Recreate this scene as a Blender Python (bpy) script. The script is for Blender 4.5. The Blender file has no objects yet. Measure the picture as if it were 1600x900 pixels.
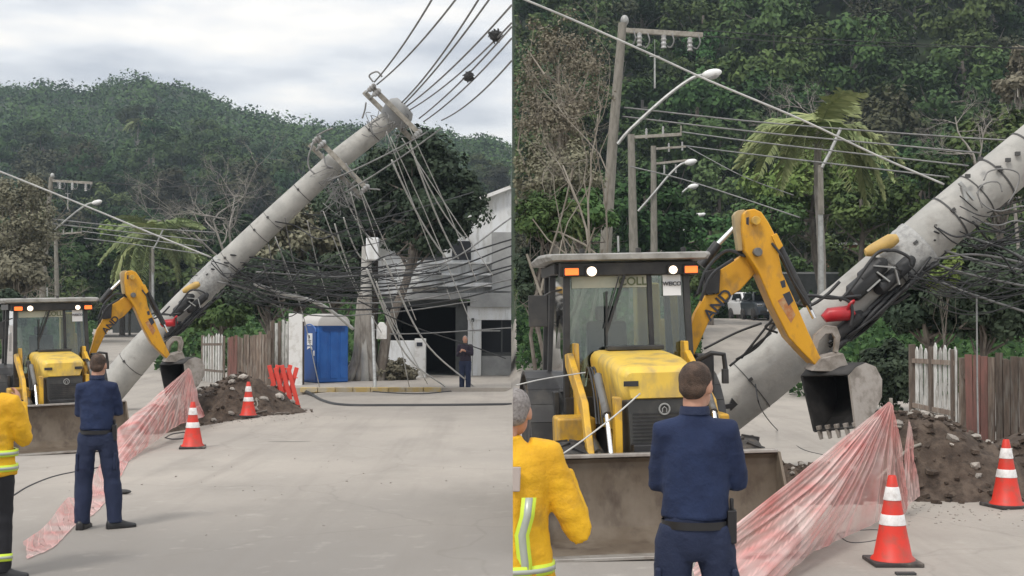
import bpy, bmesh, math, random
import numpy as np
from mathutils import Vector, Matrix, Euler, noise as mnoise

# ------------------------------------------------------------------ camera, world, sun, exposure
scene = bpy.context.scene
col = scene.collection
CAM_H = 2.1
F = 2000.0                                   # focal length in pixels of a 1600 px wide picture
PITCH = math.atan(50 / F)
cam_data = bpy.data.cameras.new("camera")
cam_data.sensor_width = 36.0
cam_data.lens = 36.0 * F / 1600.0
cam_data.clip_start = 0.1
cam_data.clip_end = 3000
cam = bpy.data.objects.new("camera", cam_data)
col.objects.link(cam)
cam.location = (0, 0, CAM_H)
cam.rotation_euler = (math.pi / 2 + PITCH, 0, 0)
scene.camera = cam

SUN_EL, SUN_AZ = math.radians(52), math.radians(215)     # azimuth: clockwise from +Y
world = bpy.data.worlds.new("World")
scene.world = world
world.use_nodes = True
wn, wl = world.node_tree.nodes, world.node_tree.links
wn.clear()
w_out = wn.new("ShaderNodeOutputWorld")
w_mix = wn.new("ShaderNodeMixShader")
w_sky = wn.new("ShaderNodeTexSky")
w_sky.sky_type = 'NISHITA'
w_sky.sun_disc = False
w_sky.sun_elevation = SUN_EL
w_sky.sun_rotation = SUN_AZ
w_b1 = wn.new("ShaderNodeBackground"); w_b1.inputs[1].default_value = 0.1
w_b2 = wn.new("ShaderNodeBackground"); w_b2.inputs[1].default_value = 1.12
wl.new(w_sky.outputs[0], w_b1.inputs[0])
w_tc = wn.new("ShaderNodeTexCoord")
w_map = wn.new("ShaderNodeMapping"); w_map.inputs['Scale'].default_value = (2.2, 2.2, 9.0)
w_map.inputs['Location'].default_value = (3.1, 0.4, 0.65)
wl.new(w_tc.outputs['Generated'], w_map.inputs[0])
w_n = wn.new("ShaderNodeTexNoise"); w_n.inputs['Scale'].default_value = 2.3; w_n.inputs['Detail'].default_value = 5; w_n.inputs['Roughness'].default_value = 0.5
wl.new(w_map.outputs[0], w_n.inputs['Vector'])
w_r = wn.new("ShaderNodeValToRGB")
e = w_r.color_ramp.elements
e[0].position = 0.36; e[0].color = (0.50, 0.52, 0.56, 1)
e[1].position = 0.62; e[1].color = (0.98, 0.93, 0.86, 1)
x = w_r.color_ramp.elements.new(0.48); x.color = (0.74, 0.745, 0.755, 1)
wl.new(w_n.outputs['Fac'], w_r.inputs[0])
w_sep = wn.new("ShaderNodeSeparateXYZ"); wl.new(w_tc.outputs['Generated'], w_sep.inputs[0])
w_g = wn.new("ShaderNodeMapRange")           # overcast sky: brighter towards the zenith
w_g.inputs[1].default_value = 0.15; w_g.inputs[2].default_value = 1.0; w_g.inputs[3].default_value = 1.0; w_g.inputs[4].default_value = 1.6
wl.new(w_sep.outputs[2], w_g.inputs[0])
w_mul = wn.new("ShaderNodeVectorMath"); w_mul.operation = 'SCALE'
wl.new(w_r.outputs[0], w_mul.inputs[0]); wl.new(w_g.outputs[0], w_mul.inputs['Scale'])
wl.new(w_mul.outputs[0], w_b2.inputs[0])
w_mix.inputs[0].default_value = 0.88
wl.new(w_b1.outputs[0], w_mix.inputs[1]); wl.new(w_b2.outputs[0], w_mix.inputs[2])
wl.new(w_mix.outputs[0], w_out.inputs[0])

sd = bpy.data.lights.new("sun", 'SUN'); sd.energy = 1.5; sd.angle = math.radians(11); sd.color = (1.0, 0.95, 0.88)
so = bpy.data.objects.new("sun", sd); col.objects.link(so)
sun_dir = Vector((math.sin(SUN_AZ) * math.cos(SUN_EL), math.cos(SUN_AZ) * math.cos(SUN_EL), math.sin(SUN_EL)))
so.rotation_euler = (-sun_dir).to_track_quat('-Z', 'Y').to_euler()
so.location = sun_dir * 60

scene.view_settings.view_transform = 'Standard'
scene.view_settings.look = 'None'
scene.view_settings.gamma = 1.0
scene.view_settings.exposure = 0.2
scene.cycles.max_bounces = 6
scene.cycles.diffuse_bounces = 3
scene.cycles.transparent_max_bounces = 16
scene.cycles.volume_bounces = 0

# ------------------------------------------------------------------ helpers
CP, SP = math.cos(PITCH), math.sin(PITCH)
def P(px, py, d):
    """point at forward distance d seen at pixel (px, py) of the 1600x900 photograph"""
    X = (px - 800) / F * d; Y = (450 - py) / F * d
    return Vector((X, d * CP - Y * SP, CAM_H + Y * CP + d * SP))
def G(px, py, z=0.0):
    a = P(px, py, 1.0) - Vector((0, 0, CAM_H))
    t = (z - CAM_H) / a.z
    return Vector((a.x * t, a.y * t, z))
def smooth(t):
    t = max(0.0, min(1.0, t)); return t * t * (3 - 2 * t)
def MAPL(px, py): return ((px - 816.5) / 1.95, (py + 520) / 2.01)
def VR(px, py, d): return P(px, py, d)
def VL(px, py, d):
    a, b = MAPL(px, py); return P(a, b, d * 1.95)
def gz(x, y):
    """height of the ground: level street, the road beyond climbs a little"""
    zr = 2.2 * smooth((y - 27) / 58.0)
    zl = 1.0 * smooth((y - 60) / 90.0)
    zl -= 0.30 * smooth((y - 19.5) / 3.0) * smooth((60 - y) / 25.0) * smooth((-5.2 - x) / 2.5)
    t = smooth((x + 0.25) / 0.5)
    return zl * (1 - t) + zr * t

class MB:
    def __init__(s): s.v = []; s.f = []; s.m = []; s.k = 0
    def add(s, vs, fs):
        b = len(s.v); s.v += [tuple(v) for v in vs]
        for f in fs: s.f.append([i + b for i in f]); s.m.append(s.k)
        return s
    def box(s, c, size, rot=None):
        c = Vector(c); h = Vector(size) / 2; R = rot if rot is not None else Matrix.Identity(3)
        vs = [c + R @ Vector((sx * h.x, sy * h.y, sz * h.z)) for sz in (-1, 1) for sx, sy in ((-1, -1), (1, -1), (1, 1), (-1, 1))]
        return s.add(vs, [(3, 2, 1, 0), (4, 5, 6, 7), (0, 1, 5, 4), (1, 2, 6, 5), (2, 3, 7, 6), (3, 0, 4, 7)])
    def box2(s, a, b): 
        a = Vector(a); b = Vector(b); return s.box((a + b) / 2, (abs(b.x - a.x), abs(b.y - a.y), abs(b.z - a.z)))
    def bar(s, p0, p1, w, h, up=(0, 0, 1)):
        p0 = Vector(p0); p1 = Vector(p1); d = p1 - p0; L = d.length; d.normalize()
        u = Vector(up)
        if abs(d.dot(u)) > 0.98: u = Vector((0, 1, 0))
        sx = d.cross(u).normalized(); sz = sx.cross(d).normalized()
        R = Matrix((sx, d, sz)).transposed()
        return s.box((p0 + p1) / 2, (w, L, h), R)
    def tube(s, pts, r, n=8, caps=True):
        pts = [Vector(p) for p in pts]; m = len(pts)
        if isinstance(r, (int, float)): r = [r] * m
        t = [(pts[min(i + 1, m - 1)] - pts[max(i - 1, 0)]).normalized() for i in range(m)]
        u = Vector((0, 0, 1)) if abs(t[0].z) < 0.9 else Vector((1, 0, 0))
        vs = []
        for i in range(m):
            a = (u - t[i] * u.dot(t[i]))
            if a.length < 1e-6: a = t[i].orthogonal()
            a.normalize(); u = a; b = t[i].cross(a)
            vs += [pts[i] + (a * math.cos(2 * math.pi * k / n) + b * math.sin(2 * math.pi * k / n)) * r[i] for k in range(n)]
        fs = [(i * n + k, i * n + (k + 1) % n, (i + 1) * n + (k + 1) % n, (i + 1) * n + k) for i in range(m - 1) for k in range(n)]
        if caps: fs += [tuple(range(n))[::-1], tuple((m - 1) * n + k for k in range(n))]
        return s.add(vs, fs)
    def loft(s, rings, caps=True, closed=True):
        n = len(rings[0]); vs = [p for r in rings for p in r]
        kk = range(n) if closed else range(n - 1)
        fs = [(i * n + k, i * n + (k + 1) % n, (i + 1) * n + (k + 1) % n, (i + 1) * n + k) for i in range(len(rings) - 1) for k in kk]
        if caps: fs += [tuple(range(n))[::-1], tuple((len(rings) - 1) * n + k for k in range(n))]
        return s.add(vs, fs)
    def prism(s, poly, off):
        """polygon (3-D points) extruded by the vector off"""
        poly = [Vector(p) for p in poly]; off = Vector(off); n = len(poly)
        vs = poly + [p + off for p in poly]
        fs = [tuple(range(n)), tuple(range(n, 2 * n))[::-1]] + [(k, k + n, (k + 1) % n + n, (k + 1) % n) for k in range(n)]
        return s.add(vs, fs)
    def lathe(s, prof, n=24, c=(0, 0, 0), R=None):
        c = Vector(c); R = R if R is not None else Matrix.Identity(3)
        rings = [[c + R @ Vector((r * math.cos(2 * math.pi * k / n), r * math.sin(2 * math.pi * k / n), z)) for k in range(n)] for r, z in prof]
        return s.loft(rings)
    def ell(s, c, rad, nu=14, nv=8, R=None):
        prof = [(math.sin(math.pi * (j + 0.02) / (nv + 0.04)), -math.cos(math.pi * (j + 0.02) / (nv + 0.04))) for j in range(nv + 1)]
        c = Vector(c); R = R if R is not None else Matrix.Identity(3); rad = Vector(rad)
        rings = [[c + R @ Vector((r * math.cos(2 * math.pi * k / nu) * rad.x, r * math.sin(2 * math.pi * k / nu) * rad.y, z * rad.z)) for k in range(nu)] for r, z in prof]
        return s.loft(rings)
    def grid(s, g):
        nr, nc = len(g), len(g[0])
        return s.add([p for r in g for p in r], [(i * nc + j, i * nc + j + 1, (i + 1) * nc + j + 1, (i + 1) * nc + j) for i in range(nr - 1) for j in range(nc - 1)])
    def build(s, name, mats, parent=None, origin=None, local=False, smooth_=True, angle=38, bevel=0, bseg=2):
        me = bpy.data.meshes.new(name)
        off = Vector((0, 0, 0))
        if not local:
            if parent is not None:
                p = parent
                while p is not None: off += p.location; p = p.parent
            elif origin is not None: off = Vector(origin)
        me.from_pydata([(v[0] - off.x, v[1] - off.y, v[2] - off.z) for v in s.v], [], s.f)
        for m in (mats if isinstance(mats, (list, tuple)) else [mats]): me.materials.append(m)
        if any(s.m): me.polygons.foreach_set('material_index', s.m)
        me.validate(); me.update()
        if smooth_:
            me.shade_smooth()
            if angle < 180: me.set_sharp_from_angle(angle=math.radians(angle))
        o = bpy.data.objects.new(name, me); col.objects.link(o)
        if parent is not None: o.parent = parent
        elif origin is not None: o.location = origin
        if bevel:
            b = o.modifiers.new('bevel', 'BEVEL'); b.width = bevel; b.segments = bseg; b.limit_method = 'ANGLE'; b.angle_limit = math.radians(40); b.harden_normals = True
        return o

def tag(o, label=None, cat=None, group=None, kind=None):
    if label: o['label'] = label
    if cat: o['category'] = cat
    if group: o['group'] = group
    if kind: o['kind'] = kind
    return o
def thing(name, label, cat, loc=(0, 0, 0), rz=0.0, group=None):
    o = bpy.data.objects.new(name, None); col.objects.link(o)
    o.empty_display_size = 0.2
    o.location = loc; o.rotation_euler = (0, 0, rz)
    return tag(o, label, cat, group)
KIDS = {}
def copy_tree(o, parent=None):
    c = o.copy(); col.objects.link(c)
    if parent is not None: c.parent = parent
    for ch in list(o.children): copy_tree(ch, c)
    return c
def put(name, mesh, parent=None, loc=(0, 0, 0), rot=(0, 0, 0), scale=(1, 1, 1)):
    o = bpy.data.objects.new(name, mesh); col.objects.link(o)
    if parent is not None: o.parent = parent
    o.location = loc; o.rotation_euler = rot; o.scale = scale
    return o
def sag_line(p0, p1, sag, n=14):
    p0 = Vector(p0); p1 = Vector(p1)
    return [p0.lerp(p1, i / n) - Vector((0, 0, 4 * sag * (i / n) * (1 - i / n))) for i in range(n + 1)]
def spline(pts, n=6):
    pts = [Vector(p) for p in pts]; out = []
    q = [pts[0] * 2 - pts[1]] + pts + [pts[-1] * 2 - pts[-2]]
    for i in range(1, len(q) - 2):
        for k in range(n):
            t = k / n; a, b, c, d = q[i - 1], q[i], q[i + 1], q[i + 2]
            out.append(0.5 * ((2 * b) + (c - a) * t + (2 * a - 5 * b + 4 * c - d) * t * t + (3 * b - a - 3 * c + d) * t ** 3))
    out.append(pts[-1]); return out

# ------------------------------------------------------------------ materials
def nt(name):
    m = bpy.data.materials.new(name); m.use_nodes = True
    n = m.node_tree.nodes; n.clear()
    out = n.new('ShaderNodeOutputMaterial'); b = n.new('ShaderNodeBsdfPrincipled')
    m.node_tree.links.new(b.outputs[0], out.inputs[0])
    return m, n, m.node_tree.links, b, out
def mat(name, c, rough=0.6, metal=0.0, c2=None, scale=4.0, lo=0.42, hi=0.62, bump=0.0, bscale=30.0, dirt=None, dscale=1.5, dlo=0.5, dhi=0.7, stretch=(1, 1, 1), spec=0.5, objrand=0.0):
    m, n, l, b, out = nt(name)
    tc = n.new('ShaderNodeTexCoord'); mp = n.new('ShaderNodeMapping'); mp.inputs['Scale'].default_value = stretch
    l.new(tc.outputs['Object'], mp.inputs[0])
    colr = None
    def noi(sc, det=6):
        t = n.new('ShaderNodeTexNoise'); t.inputs['Scale'].default_value = sc; t.inputs['Detail'].default_value = det; t.inputs['Roughness'].default_value = 0.6
        l.new(mp.outputs[0], t.inputs['Vector']); return t
    def ramp(src, lo, hi):
        r = n.new('ShaderNodeMapRange'); r.inputs[1].default_value = lo; r.inputs[2].default_value = hi; l.new(src, r.inputs[0]); return r.outputs[0]
    def mixc(f, a, bb):
        x = n.new('ShaderNodeMix'); x.data_type = 'RGBA'
        if isinstance(f, float): x.inputs[0].default_value = f
        else: l.new(f, x.inputs[0])
        for i, q in ((6, a), (7, bb)):
            if isinstance(q, tuple): x.inputs[i].default_value = (*q[:3], 1)
            else: l.new(q, x.inputs[i])
        return x.outputs[2]
    cur = tuple(c)
    if c2 is not None: cur = mixc(ramp(noi(scale).outputs['Fac'], lo, hi), cur, tuple(c2))
    if dirt is not None: cur = mixc(ramp(noi(dscale, 9).outputs['Fac'], dlo, dhi), cur, tuple(dirt))
    if objrand:
        oi = n.new('ShaderNodeObjectInfo'); r = n.new('ShaderNodeMapRange'); r.inputs[3].default_value = 1 - objrand; r.inputs[4].default_value = 1 + objrand
        l.new(oi.outputs['Random'], r.inputs[0])
        h = n.new('ShaderNodeHueSaturation'); l.new(r.outputs[0], h.inputs['Value'])
        if isinstance(cur, tuple): h.inputs['Color'].default_value = (*cur[:3], 1)
        else: l.new(cur, h.inputs['Color'])
        cur = h.outputs[0]
    if isinstance(cur, tuple): b.inputs['Base Color'].default_value = (*cur[:3], 1)
    else: l.new(cur, b.inputs['Base Color'])
    b.inputs['Roughness'].default_value = rough; b.inputs['Metallic'].default_value = metal; b.inputs['Specular IOR Level'].default_value = spec
    if bump:
        bp = n.new('ShaderNodeBump'); bp.inputs['Strength'].default_value = bump; bp.inputs['Distance'].default_value = 0.02
        l.new(noi(bscale, 5).outputs['Fac'], bp.inputs['Height']); l.new(bp.outputs[0], b.inputs['Normal'])
    return m
def emit(name, c, s):
    m, n, l, b, out = nt(name); b.inputs['Base Color'].default_value = (*c, 1); b.inputs['Emission Color'].default_value = (*c, 1); b.inputs['Emission Strength'].default_value = s
    return m
def foliage(name, dark, light, orand=0.25, hue=0.02):
    m, n, l, b, out = nt(name)
    at = n.new('ShaderNodeAttribute'); at.attribute_name = 'tint'
    x = n.new('ShaderNodeMix'); x.data_type = 'RGBA'; x.inputs[6].default_value = (*dark, 1); x.inputs[7].default_value = (*light, 1)
    l.new(at.outputs['Fac'], x.inputs[0])
    oi = n.new('ShaderNodeObjectInfo'); h = n.new('ShaderNodeHueSaturation')
    r = n.new('ShaderNodeMapRange'); r.inputs[3].default_value = 1 - orand; r.inputs[4].default_value = 1 + orand * 1.3; l.new(oi.outputs['Random'], r.inputs[0])
    w = n.new('ShaderNodeMath'); w.operation = 'FRACT'; w2 = n.new('ShaderNodeMath'); w2.operation = 'MULTIPLY'; w2.inputs[1].default_value = 7.31
    l.new(oi.outputs['Random'], w2.inputs[0]); l.new(w2.outputs[0], w.inputs[0])
    r2 = n.new('ShaderNodeMapRange'); r2.inputs[3].default_value = 0.5 - hue; r2.inputs[4].default_value = 0.5 + hue; l.new(w.outputs[0], r2.inputs[0])
    l.new(r.outputs[0], h.inputs['Value']); l.new(r2.outputs[0], h.inputs['Hue']); l.new(x.outputs[2], h.inputs['Color'])
    l.new(h.outputs[0], b.inputs['Base Color']); b.inputs['Roughness'].default_value = 0.75; b.inputs['Specular IOR Level'].default_value = 0.12
    return m
def glass_mat(name, tint=(0.72, 0.78, 0.76), refl=1.0):
    m, n, l, b, out = nt(name)
    t = n.new('ShaderNodeBsdfTransparent'); t.inputs[0].default_value = (*tint, 1)
    g = n.new('ShaderNodeBsdfGlossy'); g.inputs['Roughness'].default_value = 0.03
    fr = n.new('ShaderNodeFresnel'); fr.inputs[0].default_value = 1.55
    mm = n.new('ShaderNodeMath'); mm.operation = 'MULTIPLY'; mm.inputs[1].default_value = refl; l.new(fr.outputs[0], mm.inputs[0])
    x = n.new('ShaderNodeMixShader'); l.new(mm.outputs[0], x.inputs[0]); l.new(t.outputs[0], x.inputs[1]); l.new(g.outputs[0], x.inputs[2])
    l.new(x.outputs[0], out.inputs[0]); return m

M = {}
M['yellow'] = mat('yellow_paint', (0.72, 0.42, 0.03), 0.42, c2=(0.62, 0.35, 0.03), scale=2, dirt=(0.20, 0.145, 0.085), dscale=4.5, dlo=0.45, dhi=0.72, stretch=(1, 1, .55))
M['yellow_orange'] = mat('orange_yellow_paint', (0.68, 0.34, 0.012), 0.42, c2=(0.60, 0.29, 0.012), scale=2, dirt=(0.22, 0.13, 0.06), dscale=6, dlo=0.52, dhi=0.8, stretch=(1, 1, .5))
M['yellow_hood'] = mat('pale_yellow_paint', (0.78, 0.54, 0.08), 0.4, c2=(0.72, 0.48, 0.07), scale=2, dirt=(0.30, 0.23, 0.13), dscale=5, dlo=0.46, dhi=0.76, stretch=(1, 1, .5))
M['black'] = mat('black_paint', (0.018, 0.018, 0.02), 0.45, c2=(0.035, 0.035, 0.035), dirt=(0.10, 0.09, 0.075), dscale=3, dlo=0.55, dhi=0.9)
M['grille'] = mat('dark_grille', (0.035, 0.036, 0.035), 0.6, c2=(0.06, 0.06, 0.055), dirt=(0.13, 0.11, 0.09), dscale=3, dlo=0.5, dhi=0.9)
M['rubber'] = mat('tyre_rubber', (0.022, 0.022, 0.024), 0.85, c2=(0.06, 0.055, 0.05), scale=6, dirt=(0.15, 0.12, 0.09), dscale=4, dlo=0.55, dhi=0.85, bump=0.3)
M['roof'] = mat('cab_roof_grey', (0.33, 0.325, 0.305), 0.55, c2=(.24, .235, .22), dirt=(0.13, 0.12, 0.10), dscale=6, dlo=.48, dhi=.75)
M['steel'] = mat('worn_bucket_steel', (0.115, 0.088, 0.062), 0.6, 0.1, c2=(0.16, 0.13, 0.098), scale=3, dirt=(0.07, 0.05, 0.036), dscale=5, bump=0.15, stretch=(1, 1, 0.6))
M['edge'] = mat('cutting_edge_steel', (0.45, 0.43, 0.40), 0.4, 0.6, c2=(0.3, 0.27, 0.24))
M['hoe'] = mat('grey_hoe_bucket_steel', (0.34, 0.31, 0.28), 0.55, 0.15, c2=(0.25, 0.22, 0.19), scale=4, dirt=(0.14, 0.12, 0.10), dscale=4, bump=0.2)
M['hoe_shade'] = mat('shaded_hoe_bucket_inside', (0.016, 0.015, 0.015), 0.6, c2=(0.04, 0.037, 0.035), scale=3, bump=0.2)  # shade inside the hoe bucket, painted as a near-black version of its steel
M['chrome'] = mat('chrome_rod', (0.78, 0.79, 0.8), 0.22, 0.9)
M['metal'] = mat('grey_machine_metal', (0.16, 0.16, 0.155), 0.5, 0.4, dirt=(0.08, 0.07, 0.06), dscale=6)
M['interior'] = mat('cab_interior', (0.05, 0.052, 0.055), 0.7)
M['glass'] = glass_mat('cab_glass', (0.78, 0.85, 0.82), 2.0)
M['dglass'] = glass_mat('dark_side_glass', (0.34, 0.40, 0.42), 2.0)
M['white'] = mat('white_paint', (0.78, 0.78, 0.77), 0.5, dirt=(0.5, 0.48, 0.44), dscale=3)
M['paper'] = mat('white_sticker', (0.74, 0.75, 0.76), 0.6)
M['ink'] = mat('dark_lettering', (0.03, 0.035, 0.05), 0.6)
M['ink_green'] = mat('olive_lettering', (0.10, 0.12, 0.06), 0.6)
M['lamp_orange'] = emit('lit_orange_lamp', (1.0, 0.17, 0.03), 1.2)
M['lamp_white'] = emit('lit_work_lamp', (1.0, 0.82, 0.62), 1.7)
M['pole'] = mat('concrete_pole', (0.42, 0.41, 0.385), 0.8, c2=(0.34, 0.335, 0.315), scale=2.5, dirt=(0.22, 0.21, 0.19), dscale=3.5, dlo=0.55, dhi=0.85, bump=0.25, bscale=25)
M['pole_thin'] = mat('weathered_utility_pole', (0.24, 0.225, 0.195), 0.85, c2=(0.17, 0.16, 0.135), scale=3, bump=0.2, stretch=(4, 4, 1))
M['galv'] = mat('galvanised_steel', (0.42, 0.43, 0.42), 0.5, 0.5, c2=(0.30, 0.30, 0.29), scale=6)
M['wood_arm'] = mat('weathered_wood', (0.33, 0.31, 0.27), 0.85, c2=(0.22, 0.20, 0.17), scale=8, bump=0.3)
M['cable'] = mat('black_cable', (0.025, 0.026, 0.028), 0.55)
M['cable_grey'] = mat('grey_cable', (0.22, 0.22, 0.215), 0.6, c2=(0.15, 0.15, 0.15))
M['cable_pale'] = mat('pale_cable', (0.55, 0.55, 0.53), 0.6, c2=(0.42, 0.42, 0.41))
M['mesh_wrap'] = mat('pale_fibre_wrap', (0.42, 0.42, 0.41), 0.9, c2=(0.30, 0.30, 0.295), scale=14, bump=0.5, bscale=40)
M['yellow_sleeve'] = mat('yellow_sleeve', (0.55, 0.36, 0.10), 0.6, c2=(0.42, 0.28, 0.10))
M['red'] = mat('red_plastic', (0.52, 0.02, 0.03), 0.4, c2=(0.42, 0.02, 0.03))
M['strap'] = mat('dark_strap', (0.07, 0.07, 0.07), 0.7)
M['porcelain'] = mat('grey_insulator', (0.40, 0.41, 0.41), 0.3, c2=(0.28, 0.27, 0.26))
M['cone'] = mat('orange_cone_plastic', (0.66, 0.035, 0.018), 0.5, c2=(0.55, 0.04, 0.025), dirt=(0.30, 0.08, 0.055), dscale=9, dlo=0.5, dhi=0.8)
M['cone_white'] = mat('cone_reflective_sleeve', (0.72, 0.71, 0.70), 0.4, dirt=(0.42, 0.38, 0.36), dscale=11, dlo=.46, dhi=.75)
M['cone_base'] = mat('cone_rubber_base', (0.04, 0.035, 0.035), 0.8, dirt=(0.16, 0.14, 0.12), dscale=6)
M['barrier'] = mat('orange_red_barrier', (0.75, 0.075, 0.05), 0.45, c2=(0.65, 0.06, 0.045))
M['blue'] = mat('blue_plastic', (0.012, 0.095, 0.36), 0.42, c2=(0.018, 0.12, 0.42), scale=2, dirt=(0.06, 0.12, 0.25), dscale=4, dlo=0.6, dhi=0.85)
M['blue_dark'] = mat('dark_blue_plastic', (0.01, 0.07, 0.27), 0.4)
M['toilet_roof'] = mat('pale_toilet_roof', (0.50, 0.48, 0.46), 0.5)
M['soil'] = mat('dark_soil', (0.062, 0.044, 0.033), 0.95, c2=(0.115, 0.086, 0.066), scale=5, dirt=(0.036, 0.026, 0.02), dscale=9, bump=1.0, bscale=22)
M['stone'] = mat('pale_rubble', (0.42, 0.39, 0.35), 0.9, c2=(0.30, 0.27, 0.24), scale=6, bump=0.4, objrand=0.3)
M['kerb_yellow'] = mat('faded_yellow_kerb', (0.45, 0.33, 0.13), 0.85, c2=(0.42, 0.37, 0.28), scale=3, bump=0.2, objrand=0.15)
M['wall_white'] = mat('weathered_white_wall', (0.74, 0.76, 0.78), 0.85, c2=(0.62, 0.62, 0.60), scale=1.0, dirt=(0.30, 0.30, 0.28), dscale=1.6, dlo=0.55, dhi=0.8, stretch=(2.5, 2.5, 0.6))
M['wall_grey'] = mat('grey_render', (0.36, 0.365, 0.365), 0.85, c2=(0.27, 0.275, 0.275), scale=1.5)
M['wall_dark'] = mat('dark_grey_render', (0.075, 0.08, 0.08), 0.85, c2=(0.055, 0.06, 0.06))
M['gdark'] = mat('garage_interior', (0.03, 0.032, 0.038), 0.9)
M['brickwall'] = None
M['plank'] = mat('weathered_fence_board', (0.19, 0.145, 0.115), 0.9, c2=(0.12, 0.092, 0.075), scale=5, dirt=(0.26, 0.24, 0.21), dscale=3, stretch=(5, 5, 0.7), bump=0.3, objrand=0.3)
M['plank_red'] = mat('faded_red_board', (0.21, 0.10, 0.085), 0.9, c2=(0.15, 0.085, 0.07), scale=4, stretch=(5, 5, 0.7), bump=0.3, objrand=0.12)
M['picket'] = mat('white_picket', (0.55, 0.55, 0.53), 0.8, dirt=(0.27, 0.26, 0.235), dscale=5, dlo=.42, dhi=.66, stretch=(3, 3, 0.8), objrand=0.15)
M['skin'] = mat('skin', (0.48, 0.26, 0.18), 0.55, c2=(0.42, 0.21, 0.14), scale=9)
M['hair'] = mat('short_brown_hair', (0.045, 0.028, 0.02), 0.8, c2=(0.11, 0.07, 0.05), scale=14, bump=0.6, bscale=160)
M['hair_grey'] = mat('short_grey_hair', (0.30, 0.28, 0.27), 0.8, c2=(0.18, 0.16, 0.155), scale=60, bump=0.6, bscale=160)
M['navy'] = mat('navy_cloth', (0.008, 0.017, 0.055), 0.9, c2=(0.013, 0.026, 0.076), scale=5, bump=0.9, bscale=11)
M['navy_dark'] = mat('dark_navy_cloth', (0.010, 0.018, 0.050), 0.85, c2=(0.014, 0.023, 0.06), scale=5, bump=0.9, bscale=10)
M['uniform_dark'] = mat('dark_uniform_cloth', (0.022, 0.016, 0.03), 0.85)
M['shoe'] = mat('black_shoe', (0.014, 0.014, 0.016), 0.4)
M['fire_yellow'] = mat('firefighter_yellow_cloth', (0.78, 0.44, 0.012), 0.8, c2=(0.66, 0.35, 0.012), scale=4, bump=0.9, bscale=12, dirt=(.4, .22, .03), dscale=5, dlo=.56, dhi=.8)
M['fire_black'] = mat('firefighter_black_cloth', (0.012, 0.012, 0.016), 0.85, bump=0.3, bscale=90)
M['lime'] = mat('lime_reflective_tape', (0.62, 0.80, 0.06), 0.45)
M['silver_tape'] = mat('silver_reflective_tape', (0.42, 0.45, 0.40), 0.35, 0.2)
M['bark'] = mat('bark', (0.12, 0.10, 0.085), 0.95, c2=(0.20, 0.18, 0.155), scale=5, bump=0.6, bscale=14, stretch=(2, 2, 0.5))
M['bark_pale'] = mat('pale_bark', (0.30, 0.28, 0.25), 0.95, c2=(0.20, 0.18, 0.16), scale=5, bump=0.4, bscale=14, stretch=(2, 2, 0.5))
M['twig'] = mat('dry_twigs', (0.21, 0.185, 0.15), 0.95, c2=(0.28, 0.255, 0.215), scale=2)
M['leaf_hill'] = foliage('hill_foliage', (0.015, 0.034, 0.013), (0.062, 0.104, 0.033), 0.5, 0.035)
M['leaf_bright'] = foliage('bright_foliage', (0.07, 0.12, 0.028), (0.17, 0.23, 0.07), 0.15, 0.02)
M['leaf_brown'] = foliage('brownish_foliage', (0.125, 0.118, 0.085), (0.225, 0.21, 0.15), 0.15, 0.02)
M['leaf_dark'] = foliage('dark_foliage', (0.014, 0.026, 0.016), (0.066, 0.092, 0.058), 0.15, 0.02)
M['leaf_mid'] = foliage('mid_foliage', (0.03, 0.06, 0.022), (0.10, 0.15, 0.05), 0.25, 0.025)
M['leaf_palm'] = foliage('palm_foliage', (0.13, 0.17, 0.07), (0.30, 0.34, 0.16), 0.15, 0.02)
M['leaf_olive'] = foliage('olive_foliage', (0.026, 0.044, 0.016), (0.085, 0.12, 0.042), 0.35, 0.03)
M['leaf_rust'] = foliage('dull_brownish_foliage', (0.034, 0.038, 0.022), (0.085, 0.088, 0.05), 0.3, 0.03)
M['understory'] = mat('hillside_undergrowth', (0.018, 0.032, 0.015), 0.95, c2=(0.035, 0.05, 0.022), scale=0.4)
M['scrap'] = mat('dark_scrap', (0.05, 0.05, 0.05), 0.8)
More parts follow.
